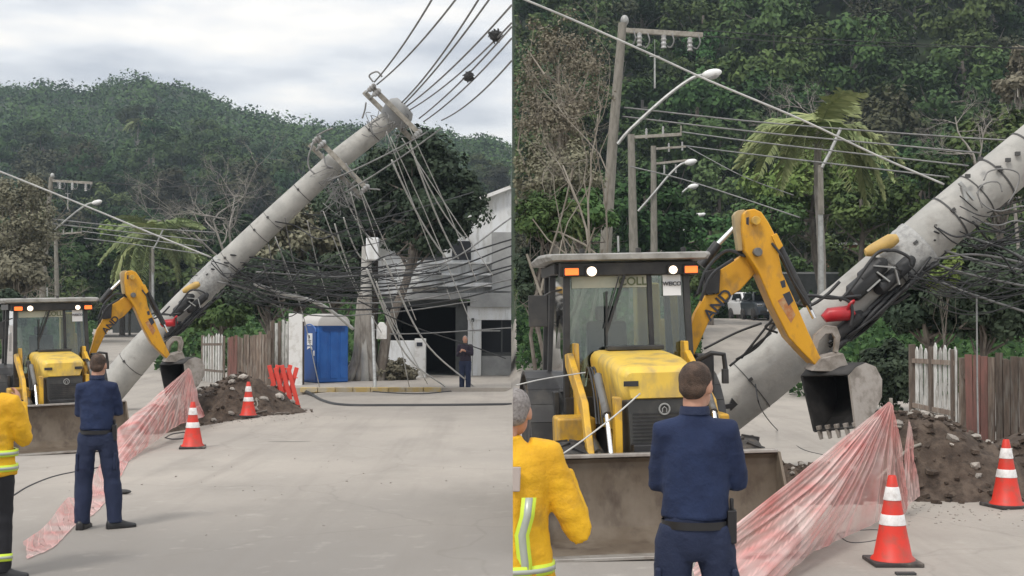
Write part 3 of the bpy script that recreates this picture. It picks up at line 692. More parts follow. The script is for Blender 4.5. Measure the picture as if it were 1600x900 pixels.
tree("debris_bush", "heap of cut dry branches beside the low white wall", P(612, 582, 42.5), (.9, .6, .5), .06, M['leaf_brown'], M['twig'], 59, 'L', 30, 3600, .04, cat="bush", base=G(612, 600))
tree("shrub", "dark leafy scrub between the blue toilet and the branch heap", P(556, 580, 42.5), (.55, .5, .5), .07, M['leaf_dark'], M['bark'], 60, 'L', 20, 1800, .03, cat="shrub", base=G(556, 600))
# small trees between street and hill, both sides
for k in range(34):
    a = -0.40 + 0.395 * ((k * 0.618) % 1); d = random.uniform(96, 128)
    if -0.325 < a < -0.285: continue
    x = min(a * d, -.6); s = random.uniform(.45, .75); v = random.randrange(9)
    hill_tree(x, d, gz(x, d) - 2.2 * s, s, v, 'L', True)
for k in range(30):
    a = 0.005 + 0.41 * ((k * 0.618) % 1); d = random.uniform(66, 80)
    if 0.15 < a < 0.21: d = 86
    x = max(a * d, .6); s = random.uniform(.38, .6); v = random.randrange(9)
    hill_tree(x, d, gz(x, d) - 2.0 * s, s, v, 'R', True)
# undergrowth that hides the foot of the slopes: nobody could count it
def undergrowth(side, bands, n, leaf, seed):
    rng = np.random.default_rng(seed); CC = []
    for a0, a1, d0, d1, h in bands:
        m = int(n * (a1 - a0) * (d0 + d1) / 2)
        A = rng.uniform(a0, a1, m); D = rng.uniform(d0, d1, m)
        hh = h * (.55 + .45 * np.sin(A * 190 + 1.3 * np.sin(D * .9 + seed)) * np.sin(D * .55 + A * 60))
        Z = rng.uniform(0, 1, m) ** .7 * hh
        CC.append(np.stack([A * D, D, Z + np.array([gz(float(x), float(y)) for x, y in zip(A * D, D)])], 1))
    C = np.concatenate(CC); N = rng.normal(size=C.shape) * .6 + np.array([[0, -.4, .6]]); N /= np.linalg.norm(N, axis=1)[:, None]
    me = leaf_mesh("undergrowth", C, N, rng.uniform(.6, 1.3, len(C)) * leaf, rng.uniform(0, 1, len(C)), rng, M['leaf_hill'])
    tag(put("undergrowth", me), kind='stuff')
undergrowth('R', [(.004, .148, 42, 64, 2.6), (.215, .42, 33, 62, 2.4), (.148, .215, 86, 96, 3.2)], 2300, .10, 1)
undergrowth('L', [(-.42, -.328, 64, 100, 2.6), (-.278, -.16, 52, 100, 3.0), (-.16, -.004, 56, 90, 4.2), (-.328, -.278, 150, 162, 3)], 1000, .15, 2)
# ------------------------------------------------------------------ the backhoe loader (local axes: x to picture right, -y towards the camera)
MR = Matrix.Translation((1.32, 14.1, 0)) @ Matrix.Rotation(math.radians(4.5), 4, 'Z') @ Matrix.Rotation(math.radians(-1.3), 4, 'Y')
MRI = MR.inverted()
def Q(px, py, d): return MRI @ P(px, py, d)
def wheel(parent, c, R, W, side, lugs):
    mb = MB(); Ry = Matrix.Rotation(math.pi / 2, 3, 'Y')
    prof = [(R * .58, -W * .42), (R * .72, -W * .5), (R * .9, -W * .48), (R * .965, -W * .36), (R * .97, 0), (R * .965, W * .36), (R * .9, W * .48), (R * .72, W * .5), (R * .58, W * .42)]
    mb.lathe(prof, 36, c, Ry)
    for k in range(lugs):
        a = 2 * math.pi * k / lugs
        for s in (-1, 1):
            aa = a + (math.pi / lugs if s > 0 else 0)
            p0 = Vector(c) + Vector((s * W * .02, math.cos(aa) * R * .975, math.sin(aa) * R * .975))
            a2 = aa + .22
            p1 = Vector(c) + Vector((s * W * .48, math.cos(a2) * R * .945, math.sin(a2) * R * .945))
            mb.bar(p0, p1, .05 * R / .7, .045, up=(0, math.cos(aa), math.sin(aa)))
    o = put("wheel", mb.build("wheel", M['rubber'], None, None, True).data, parent)
    bpy.data.objects.remove([q for q in bpy.data.objects if q.data == o.data and q != o][0])
    mb = MB()
    mb.lathe([(.02, side * W * .30), (R * .2, side * W * .30), (R * .22, side * W * .24), (R * .46, side * W * .14), (R * .52, side * W * .36), (R * .59, side * W * .42), (R * .60, side * W * .30), (R * .50, -side * W * .1), (.02, -side * W * .1)], 28, c, Ry)
    for k in range(8):
        a = k * math.pi / 4
        mb.lathe([(.001, -.015), (.022, -.015), (.022, .02), (.001, .02)], 6, Vector(c) + Vector((side * W * .26, math.cos(a) * R * .3, math.sin(a) * R * .3)), Ry)
    mb.build("rim", M['yellow'], o, None, True)
def loft_box(mb, secs):
    """secs: (y, x0, x1, z0, z1, corner) rounded rectangles"""
    rings = []
    for y, x0, x1, z0, z1, r in secs:
        ring = []
        for cx, cz, a0 in ((x1 - r, z1 - r, 0), (x0 + r, z1 - r, 90), (x0 + r, z0 + .01, 180), (x1 - r, z0 + .01, 270)):
            rr = r if cz > z0 + .02 else .01
            for k in range(4):
                a = math.radians(a0 + 30 * k); ring.append(Vector((cx + rr * math.cos(a), y, cz + rr * math.sin(a))))
        rings.append(ring)
    mb.loft(rings)
def make_loader():
    t = thing("backhoe_loader", "yellow backhoe loader with brown front bucket, larger one in the right-hand view", "backhoe loader", (0, 0, 0), 0, "yellow backhoe loaders holding up the leaning poles")
    L = dict(local=True)
    # chassis, wheels
    mb = MB(); mb.box((0, -.3, .72), (.62, 3.4, .42)); mb.box((0, -1.45, .5), (1.5, .22, .22)); mb.box((0, .78, .7), (1.6, .3, .3)); mb.box((0, 1.75, .75), (1.3, .3, .7))
    mb.build("chassis", M['black'], t, bevel=.015, **L)
    for s in (-1, 1):
        wheel(t, (s * .86, .85, .70), .70, .44, s, 16)
        wheel(t, (s * .86, -1.45, .47), .47, .32, s, 14)
    for s in (-1, 1):
        mb = MB(); arc = [(s * .86, .85 + .86 * math.cos(a), .72 + .80 * math.sin(a)) for a in [math.radians(q) for q in range(25, 176, 15)]]
        for p0, p1 in zip(arc, arc[1:]): mb.bar(p0, p1, .46, .04, up=(0, 0, 1) if abs(p0[1] - p1[1]) > .05 else (0, 1, 0))
        mb.build("fender", M['black'], t, **L)
    # step + battery box + yellow steps beside the front wheel
    for s in (-1, 1):
        mb = MB(); mb.box((s * .70, -.62, .80), (.40, .5, .62)); mb.build("side_tank", M['yellow'], t, bevel=.03, **L)
    mb = MB(); mb.box((-.95, -.4, .42), (.3, .42, .05)); mb.box((-.95, -.4, .72), (.26, .38, .04)); mb.build("step", M['black'], t, bevel=.008, **L)
    # hood
    mb = MB(); loft_box(mb, [(-1.86, -.34, .30, 1.36, 1.60, .05), (-1.80, -.39, .35, 1.34, 1.66, .09), (-1.2, -.42, .38, 1.0, 1.73, .10), (-.10, -.44, .40, .95, 1.78, .10)])
    hood = mb.build("hood", M['yellow_hood'], t, **L)
    mb = MB(); mb.box((.03, -.22, 1.80), (.62, .20, .05)); mb.build("air_intake", M['black'], hood, bevel=.012, **L)
    mb = MB(); mb.box((-.30, -1.868, 1.50), (.14, .02, .05)); mb.box((.24, -1.868, 1.50), (.14, .02, .05)); mb.build("hood_vent", M['black'], hood, **L)
    mb = MB(); loft_box(mb, [(-1.84, -.33, .31, .80, 1.345, .03), (-1.2, -.39, .36, .78, 1.34, .03)]); 
    gr = mb.build("grille", M['grille'], t, **L)
    mb = MB()
    for k in range(11): mb.box((-.01, -1.843, .86 + .035 * k), (.56, .012, .012))
    mb.build("grille_slat", M['black'], gr, **L)
    mb = MB(); cz = 1.25; cx = .02
    mb.tube([(cx + .05 * math.cos(a), -1.852, cz + .05 * math.sin(a)) for a in [i * math.pi / 12 for i in range(25)]], .009, 6, False)
    mb.tube([(cx - .02, -1.852, cz - .03), (cx - .02, -1.852, cz + .005), (cx, -1.852, cz + .022), (cx + .02, -1.852, cz + .005), (cx + .02, -1.852, cz - .03)], .006, 5)
    mb.build("emblem", M['galv'], gr, **L)
    mb = MB(); mb.box((-.42, -1.74, 1.06), (.07, .2, .62)); mb.box((.40, -1.74, 1.06), (.07, .2, .62)); mb.box((-.01, -1.78, .74), (.88, .2, .13))
    mb.build("front_frame", M['yellow'], t, bevel=.012, **L)
    # loader arms
    for s in (-1, 1):
        x = s * .64 - .04
        mb = MB()
        a, b_, c_ = Vector((x, -.15, 1.72)), Vector((x, -1.55, 1.18)), Vector((x, -2.35, .42))
        mb.prism([(x - .035, -.05, 1.74), (x - .035, -.28, 1.76), (x - .035, -1.40, 1.30), (x - .035, -1.98, .50), (x - .035, -1.96, .38), (x - .035, -1.86, .38), (x - .035, -1.32, 1.16), (x - .035, -.1, 1.60)], (.07, 0, 0))
        mb.build("loader_arm", M['yellow'], t, bevel=.012, **L)
        x2 = s * .56
        mb = MB(); mb.tube([(x2, -.7, .92), (x2, -1.45, .80)], .05, 12); mb.build("lift_cylinder", M['metal'], t, **L)
        mb = MB(); mb.tube([(x2, -1.45, .80), (x2, -2.0, .70)], .026, 10); mb.build("piston_rod", M['chrome'], t, **L)
        mb = MB(); mb.tube([(s * .52, -1.2, 1.55), (s * .52, -1.75, 1.2)], .042, 12); mb.build("tilt_cylinder", M['metal'], t, **L)
        mb = MB(); mb.tube([(s * .52, -1.75, 1.2), (s * .52, -1.98, .80)], .024, 10); mb.build("piston_rod", M['chrome'], t, **L)
        mb = MB(); mb.prism([(s * .60 - .025, -.02, 1.0), (s * .60 - .025, -.34, 1.0), (s * .60 - .025, -.22, 1.86), (s * .60 - .025, -.02, 1.86)], (.05, 0, 0)); mb.build("arm_tower", M['yellow'], t, bevel=.01, **L)
        mb = MB()
        for dx in (0, .03, .06):
            mb.tube(spline([(s * (.46 + dx), -.3, 1.5), (s * (.50 + dx), -.8, 1.62), (s * (.52 + dx), -1.3, 1.42), (s * (.54 + dx), -1.6, 1.1)], 5), .012, 6)
        mb.build("hydraulic_hose", M['cable'], t, **L)
    # front bucket
    bp = [(y + .3, z) for y, z in [(-2.36, .84), (-2.33, .82), (-2.30, .6), (-2.31, .35), (-2.38, .16), (-2.5, .07), (-2.7, .045), (-3.02, .03)]]
    ip = [(y + .3, z) for y, z in [(-2.40, .82), (-2.36, .78), (-2.34, .6), (-2.35, .37), (-2.42, .19), (-2.53, .105), (-2.72, .075), (-3.02, .05)]]
    X0, X1 = -1.27, 1.03
    poly = bp + ip[::-1]
    mb = MB(); mb.prism([(X0, y, z) for y, z in poly], (X1 - X0, 0, 0))
    bk = mb.build("front_bucket", M['steel'], t, angle=30, **L)
    for x in (X0 - .025, X1):
        mb = MB(); mb.prism([(x, y, z) for y, z in bp] + [(x, -2.7, .16), (x, -2.32, .55), (x, -2.14, .84)], (.025, 0, 0))
        mb.build("side_plate", M['steel'], bk, **L)
    mb = MB(); mb.box((-.12, -2.77, .035), (2.34, .2, .03)); mb.build("cutting_edge", M['edge'], bk, bevel=.006, **L)
    mb = MB(); mb.box((-.12, -2.085, .85), (2.32, .09, .035)); mb.build("top_lip", M['edge'], bk, bevel=.008, **L)
    # cab
    ZB, ZT = 1.02, 2.72
    posts = [((-.70, -.02, 1.1), (-.66, .04, ZT)), ((.70, -.02, 1.1), (.66, .04, ZT)), ((-.80, .75, ZB), (-.74, .70, ZT)), ((.80, .75, ZB), (.74, .70, ZT)), ((-.78, 1.5, ZB), (-.72, 1.42, ZT)), ((.78, 1.5, ZB), (.72, 1.42, ZT))]
    for a, b_ in posts:
        mb = MB(); mb.bar(a, b_, .075, .075, up=(0, 1, 0)); mb.build("cab_post", M['black'], t, bevel=.012, **L)
    mb = MB(); mb.bar((.27, -.035, 1.12), (.25, .025, ZT), .055, .05, up=(0, 1, 0)); mb.build("screen_mullion", M['black'], t, bevel=.01, **L)
    mb = MB(); mb.box((0, .7, .98), (1.62, 1.62, .12)); mb.box((0, -.02, 1.12), (1.44, .09, .3)); mb.box((-.80, .78, 1.16), (.06, 1.5, .34)); mb.box((.80, .78, 1.16), (.06, 1.5, .34)); mb.box((0, 1.5, 1.15), (1.5, .06, .3))
    mb.build("cab_base", M['black'], t, bevel=.012, **L)
    mb = MB(); mb.box((0, .02, 2.665), (1.5, .16, .15)); mb.box((-.75, .75, 2.68), (.09, 1.4, .12)); mb.box((.75, .75, 2.68), (.09, 1.4, .12)); mb.build("cab_header", M['black'], t, bevel=.015, **L)
    mb = MB(); loft_box(mb, [(-.20, -.86, .86, 2.765, 2.82, .025), (-.15, -.91, .91, 2.755, 2.835, .035), (.6, -.93, .93, 2.755, 2.855, .04), (1.55, -.91, .91, 2.755, 2.835, .035), (1.62, -.86, .86, 2.765, 2.815, .025)])
    rf = mb.build("cab_roof", M['roof'], t, **L)
    mb = MB(); mb.tube([(.0, .5, 2.88), (.0, .5, 3.06)], .012, 6); mb.build("antenna", M['galv'], rf, **L)
    for x in (-.5, .12, .62):
        mb = MB(); mb.lathe([(.001, 2.84), (.03, 2.84), (.03, 2.885), (.001, 2.89)], 8, (x, -.1, 0))
        mb.build("roof_bolt", M['black'], rf, **L)
    mb = MB(); mb.prism([(-.665, -.03, 1.26), (.665, -.03, 1.26), (.63, .03, 2.60), (-.63, .03, 2.60)], (0, .008, 0)); ws = mb.build("windscreen", M['glass'], t, smooth_=False, **L)
    for s in (-1, 1):
        mb = MB(); mb.prism([(s * .80, .72, 1.32), (s * .70, .04, 1.32), (s * .665, .08, 2.6), (s * .74, .70, 2.6)], (s * .006, 0, 0))
        mb.build("side_window", M['dglass'], t, smooth_=False, **L)
        mb = MB(); mb.prism([(s * .795, .78, 1.32), (s * .775, 1.46, 1.32), (s * .72, 1.40, 2.6), (s * .74, .74, 2.6)], (s * .006, 0, 0))
        mb.build("side_window", M['dglass'], t, smooth_=False, **L)
    mb = MB(); mb.prism([(-.74, 1.50, 1.3), (.74, 1.50, 1.3), (.69, 1.44, 2.6), (-.69, 1.44, 2.6)], (0, .006, 0)); mb.build("rear_window", M['glass'], t, smooth_=False, **L)
    # sun strip with lettering, sticker, wiper
    mb = MB(); mb.prism([(-.61, -.0, 2.46), (.22, -.0, 2.46), (.22, .01, 2.60), (-.61, .01, 2.60)], (0, -.006, 0)); st = mb.build("sun_strip", mat('sun_strip_film', (0.42, 0.42, 0.34), .7, c2=(.34, .35, .28)), ws, smooth_=False, **L)
    def letters(txt, size, loc, rot, m, parent, name="lettering", ex=.003, align='LEFT'):
        cu = bpy.data.curves.new(name, 'FONT'); cu.body = txt; cu.size = size; cu.extrude = ex; cu.align_x = align; cu.offset = size * .018
        cu.materials.append(m); o = bpy.data.objects.new(name, cu); col.objects.link(o); me_ = bpy.data.meshes.new_from_object(o.evaluated_get(bpy.context.evaluated_depsgraph_get())); bpy.data.objects.remove(o); o = bpy.data.objects.new(name, me_); col.objects.link(o); o.parent = parent; o.location = loc; o.rotation_euler = rot; return o
    letters("COLL", .125, (-.09, -.011, 2.485), (math.pi / 2, 0, 0), M['ink_green'], t)
    mb = MB(); mb.prism([(.40, -.016, 2.36), (.60, -.016, 2.36), (.60, -.002, 2.60), (.40, -.002, 2.60)], (0, -.004, 0)); sk = mb.build("paper_sticker", M['paper'], ws, smooth_=False, **L)
    letters("WEICO", .062, (.50, -.022, 2.47), (math.pi / 2, 0, 0), M['ink'], t, align='CENTER')
    mb = MB(); mb.bar((-.02, -.045, 2.62), (-.24, -.05, 1.98), .03, .02, up=(0, 1, 0)); mb.bar((-.08, -.045, 2.62), (-.27, -.05, 2.02), .012, .02, up=(0, 1, 0)); mb.bar((-.235, -.05, 2.42), (-.25, -.05, 1.62), .022, .018, up=(0, 1, 0)); mb.build("wiper", M['black'], ws, **L)
    # lamps
    for x, mm, nm, w in ((-.62, 'lamp_orange', "indicator_lamp", .15), (-.40, 'lamp_white', "work_lamp", .11), (.50, 'lamp_white', "work_lamp", .095), (.70, 'lamp_orange', "indicator_lamp", .14)):
        mb = MB(); mb.box((x, -.06, 2.64), (w + .03, .10, .11)); h = mb.build(nm, M['black'], t, bevel=.012, **L)
        mb = MB()
        if nm == "work_lamp": mb.ell((x, -.11, 2.64), (w * .5, .025, w * .48), 16, 8)
        else: mb.box((x, -.115, 2.64), (w, .025, .075))
        mb.build("lens", M[mm], h, bevel=.008 if nm != "work_lamp" else 0, **L)
    # interior
    mb = MB(); loft_box(mb, [(.10, -.46, .22, 1.15, 1.46, .08), (.28, -.42, .18, 1.15, 1.58, .1), (.42, -.32, .1, 1.15, 1.5, .08)]); mb.build("dashboard", M['interior'], t, **L)
    mb = MB(); Rt = Matrix.Rotation(math.radians(-32), 3, 'X'); c0 = Vector((.0, .42, 1.66))
    mb.tube([c0 + Rt @ Vector((.21 * math.cos(a), .21 * math.sin(a), 0)) for a in [i * math.pi / 12 for i in range(25)]], .018, 7, False)
    mb.tube([c0 + Rt @ Vector((-.2, 0, 0)), c0 + Rt @ Vector((.2, 0, 0))], .014, 6); mb.tube([c0, c0 + Vector((0, -.15, -.3))], .03, 8)
    mb.build("steering_wheel", M['interior'], t, **L)
    mb = MB(); mb.box((-.05, .95, 1.42), (.5, .5, .14)); mb.box((-.05, 1.2, 1.78), (.48, .12, .62), Matrix.Rotation(math.radians(-8), 3, 'X')); mb.box((-.05, 1.24, 2.18), (.26, .09, .18)); mb.build("driver_seat", M['interior'], t, bevel=.04, bseg=3, **L)
    mb = MB(); mb.tube([(.42, .6, 1.2), (.40, .5, 1.7)], .014, 6); mb.ell((.40, .5, 1.73), (.03, .03, .04), 8, 6); mb.tube([(-.5, .6, 1.2), (-.46, .52, 1.62)], .014, 6); mb.ell((-.46, .52, 1.65), (.03, .03, .04), 8, 6); mb.build("lever", M['black'], t, **L)
    # mirrors
    mb = MB(); mb.tube([(-.72, .0, 2.45), (-.86, -.12, 2.42), (-.98, -.1, 2.35)], .014, 6); mb.box((-1.0, -.1, 2.22), (.2, .06, .34)); mb.build("mirror", M['black'], t, bevel=.015, **L)
    mb = MB(); mb.tube([(.72, -.02, 1.62), (.90, -.12, 1.72), (1.04, -.1, 1.70), (1.06, -.1, 1.5)], .03, 8); mb.box((1.05, -.1, 1.46), (.07, .06, .16)); mb.build("indicator_bracket", M['black'], t, bevel=.01, **L)
    mb = MB(); mb.box((.86, .1, 1.36), (.2, .2, .7)); mb.build("valve_block", M['black'], t, bevel=.03, **L)
    # backhoe: king post, boom, dipper, bucket
    mb = MB(); mb.box((.62, 1.95, 1.35), (.36, .35, 1.5)); mb.box((0, 1.78, .55), (1.9, .14, .5)); mb.box((.56, 1.86, 1.95), (.30, .26, 1.2)); mb.build("king_post", M['yellow'], t, bevel=.03, **L)
    for s in (-.8, 1):
        mb = MB(); mb.bar((s * 1.0, 1.85, 1.35), (s * 1.08, 1.85, .12), .16, .16, up=(0, 1, 0)); mb.box((s * 1.08, 1.85, .06), (.32, .36, .07)); mb.build("stabiliser_leg", M['black'], t, bevel=.012, **L)
    D0 = 15.9
    def plate(name, poly, d, th, m, bev=.02, parent=t):
        f = [Q(a, b, d) for a, b in poly]; n = (f[1] - f[0]).cross(f[2] - f[0])
        off = (MRI.to_3x3() @ Vector((0, 1, 0))) * th
        mb = MB(); mb.prism(f, off); return mb.build(name, m, parent, local=True, bevel=bev, bseg=2)
    boom = plate("boom", [(1179, 386), (1188, 392), (1187, 408), (1183, 424), (1157, 453), (1138, 465), (1108, 502), (1082, 560), (1066, 560), (1086, 490), (1102, 461), (1122, 459), (1125, 421)], D0 + .12, .22, M['yellow_orange'], .015)
    dip = plate("dipper_arm", [(1161, 334), (1167, 328), (1179, 326), (1190, 331), (1201, 347), (1210, 364), (1215, 386), (1223, 427), (1243, 471), (1263, 518), (1286, 566), (1276, 573), (1252, 549), (1232, 527), (1208, 480), (1184, 424), (1164, 392), (1160, 360)], D0 - .1, .42, M['yellow_orange'], .02)
    plate("yoke", [(1147, 336), (1152, 329), (1163, 327), (1167, 333), (1158, 348), (1161, 392), (1154, 392), (1148, 350)], D0 + .02, .2, mat('tan_yoke', (.42, .33, .18), .5, dirt=(.2, .16, .1)), .01)
    plate("inner_web", [(1150, 348), (1162, 348), (1164, 395), (1156, 395)], D0 + .1, .15, M['black'], 0)
    for (a, b_, d) in ((1183, 394, D0 - .14), (1180, 345, D0 - .14)):
        c = Q(a, b_, d); mb = MB(); mb.lathe([(.001, -.03), (.055, -.03), (.055, .06), (.001, .06)], 14, c, Matrix.Rotation(math.pi / 2, 3, 'X')); mb.build("pivot_pin", M['metal'] if b_ > 380 else M['yellow'], t, bevel=.008, **L)
    def cyl(name, a, b_, d, r, m, n=12, parent=t):
        mb = MB(); mb.tube([Q(a[0], a[1], d), Q(b_[0], b_[1], d)], r, n); return mb.build(name, m, parent, **L)
    cyl("boom_cylinder", (1095, 415), (1122, 381), D0 + .25, .065, M['black'])
    cyl("piston_rod", (1121, 382), (1156, 347), D0 + .25, .032, M['chrome'])
    cyl("dipper_cylinder", (1216, 384), (1262, 476), D0 + .15, .055, M['black'])
    cyl("piston_rod", (1262, 476), (1272, 497), D0 + .15, .03, M['chrome'])
    plate("cylinder_bracket", [(1205, 368), (1214, 364), (1224, 384), (1216, 392)], D0 - .12, .3, M['yellow_orange'], .01)
    mb = MB()
    mb.tube(spline([Q(1090, 460, D0 + .1), Q(1105, 420, D0 + .1), Q(1135, 392, D0 + .2), Q(1165, 400, D0 + .05)], 6), .022, 6); mb.tube(spline([Q(1094, 470, D0), Q(1112, 430, D0), Q(1146, 405, D0)], 6), .022, 6)
    mb.tube(spline([Q(1206, 380, D0 - .1), Q(1221, 400, D0 - .15), Q(1240, 440, D0 - .12), Q(1268, 484, D0 - .1)], 6), .016, 6)
    mb.build("hydraulic_hose", M['cable'], t, **L)
    plate("black_cover", [(1101, 424), (1126, 418), (1124, 458), (1102, 460)], D0 + .06, .2, M['black'], .01)
    # hoe bucket link and bucket
    for dd in (-.02, .3):
        mb = MB(); f = [Q(a, b_, D0 + dd) for a, b_ in ((1268, 545), (1272, 524), (1290, 508), (1308, 510), (1314, 526), (1310, 552), (1303, 550), (1305, 528), (1300, 521), (1290, 522), (1281, 533), (1277, 553))]
        mb.prism(f, (0, .06, 0)); mb.build("bucket_link", M['hoe'], t, bevel=.01, **L)
    A = Q(1252, 588, D0 + .10); B_ = Q(1326, 586, D0 - .42); C_ = Q(1336, 668, D0 - .60); D_ = Q(1272, 674, D0 - .08)
    dep = Q(1302, 572, D0 + .45) - Q(1254, 588, D0 + .10)
    side = [(0, 0), (.25, -.10), (.55, -.12), (.85, .02), (1.0, .30), (.92, .62), (.6, .88), (.25, 1.0), (0, 1.0)]
    Lp = [A + (D_ - A) * v + dep * u * 1.0 for u, v in side]; Rp = [B_ + (C_ - B_) * v + dep * u * 1.0 for u, v in side]
    mb = MB()
    mb.add(Lp + Rp, [(i, i + 1, i + 1 + len(side), i + len(side)) for i in range(len(side) - 1)])
    hb = mb.build("hoe_bucket", [M['hoe_shade'], M['hoe']], t, angle=25, **L)
    so_ = hb.modifiers.new('solid', 'SOLIDIFY'); so_.thickness = .025; so_.offset = 0
    for pp in (Lp, Rp):
        mb = MB(); mb.add(pp, [tuple(range(len(side)))]); sp = mb.build("side_plate", M['hoe_shade'] if pp is Lp else M['hoe'], hb, smooth_=False, **L)  # left plate takes the painted shade colour, right plate the plain steel
        so_ = sp.modifiers.new('solid', 'SOLIDIFY'); so_.thickness = .03; so_.offset = 0
    for k in range(5):
        w = .06 + .22 * k; a = D_.lerp(C_, w); b_ = D_.lerp(C_, w + .09); dn = (D_ - A).normalized()
        mb = MB(); mb.prism([a - dn * .06, b_ - dn * .06, (a + b_) / 2 + (b_ - a) * .2 + dn * .11, (a + b_) / 2 - (b_ - a) * .2 + dn * .11], dep.normalized() * .05); mb.build("bucket_tooth", M['hoe'], hb, bevel=.006, **L)
    mb = MB(); f = [Q(a, b_, D0 - .15) for a, b_ in ((1268, 580), (1283, 560), (1318, 552), (1330, 582))]; mb.prism(f, (0, .32, .02)); mb.build("bucket_ear", M['hoe'], hb, bevel=.012, **L)
    # wear patch and marks on the dipper, lettering on the boom
    for poly, m in (([(1166, 340), (1170, 339), (1170, 352), (1166, 350)], M['ink']), ([(1219, 440), (1226, 437), (1228, 448), (1222, 450)], M['ink']), ([(1223, 460), (1234, 455), (1240, 470), (1232, 478)], M['ink']), ([(1212, 370), (1214, 368), (1217, 385), (1214, 387)], M['ink'])):
        plate("decal", poly, D0 - .104, .012, m, 0, dip)
    plate("worn_patch", [(1215, 470), (1228, 462), (1243, 492), (1236, 505)], D0 - .103, .01, mat('rusty_worn_paint', (.40, .15, .05), .8, c2=(.45, .30, .16), scale=8), 0, dip)
    p0 = Q(1110, 502, D0 + .11); p1 = Q(1140, 467, D0 + .11); ex = (p1 - p0).normalized(); nn = (MRI.to_3x3() @ Vector((0, -1, 0))); nn = (nn - ex * nn.dot(ex)).normalized(); ez = nn.cross(ex)
    o = letters("AND", .20, p0 + nn * .004, Matrix((ex, ez, nn)).transposed().to_euler(), M['ink'], t)
    return t
loader = make_loader()
for o in list(bpy.data.objects):
    if o.get('category') == 'backhoe loader': pass
lc = copy_tree(loader)
loader.matrix_world = MR
loader.location, loader.rotation_euler = MR.to_translation(), MR.to_euler()
lc['label'] = "yellow backhoe loader with brown front bucket, smaller one in the left-hand view"
gL = gz(-9.2, 26.0)
ML = Matrix.Translation((-9.15, 25.6, gL)) @ Matrix.Rotation(math.radians(27), 4, 'Z') @ Matrix.Rotation(math.radians(-1.5), 4, 'Y')
lc.location, lc.rotation_euler = ML.to_translation(), ML.to_euler()

# ------------------------------------------------------------------ the leaning concrete poles
def wire(name, label, cat, pts, r, m, group=None, n=6, parent=None):
    mb = MB(); mb.tube(pts, r, n)
    if parent is not None: return mb.build(name, m, parent, angle=180)
    o = mb.build(name, m, None, pts[0], angle=180); return tag(o, label, cat, group)
def leaning_pole(label, axis, bands, mats_parts):
    """axis: list of (px, py, d, radius)"""
    pts = [P(a, b, d) for a, b, d, r in axis]; rr = [r for *_, r in axis]
    t = thing("leaning_pole", label, "concrete pole", pts[0], 0, "huge leaning concrete poles")
    def at(f):
        x = f * (len(pts) - 1); i = min(int(x), len(pts) - 2); u = x - i
        return pts[i].lerp(pts[i + 1], u), rr[i] + (rr[i + 1] - rr[i]) * u
    mb = MB(); S = [at(i / 24) for i in range(25)]
    mb.tube([s[0] for s in S], [s[1] for s in S], 28); mb.build("shaft", M['pole'], t, angle=60)
    ax = (pts[-1] - pts[0]).normalized()
    for f, w in bands:
        c, r = at(f); mb = MB(); mb.tube([c - ax * w, c + ax * w], r + .010, 28); mb.build("strap", M['strap'], t, angle=50)
        mb = MB(); q = c + ax.cross(Vector((0, 1, 0))) * r * .3 - Vector((0, r * .98, 0)); mb.box(q, (.06, .04, .06), ax.to_track_quat('X', 'Y').to_matrix()); mb.build("buckle", M['strap'], t)
    return t, at, ax
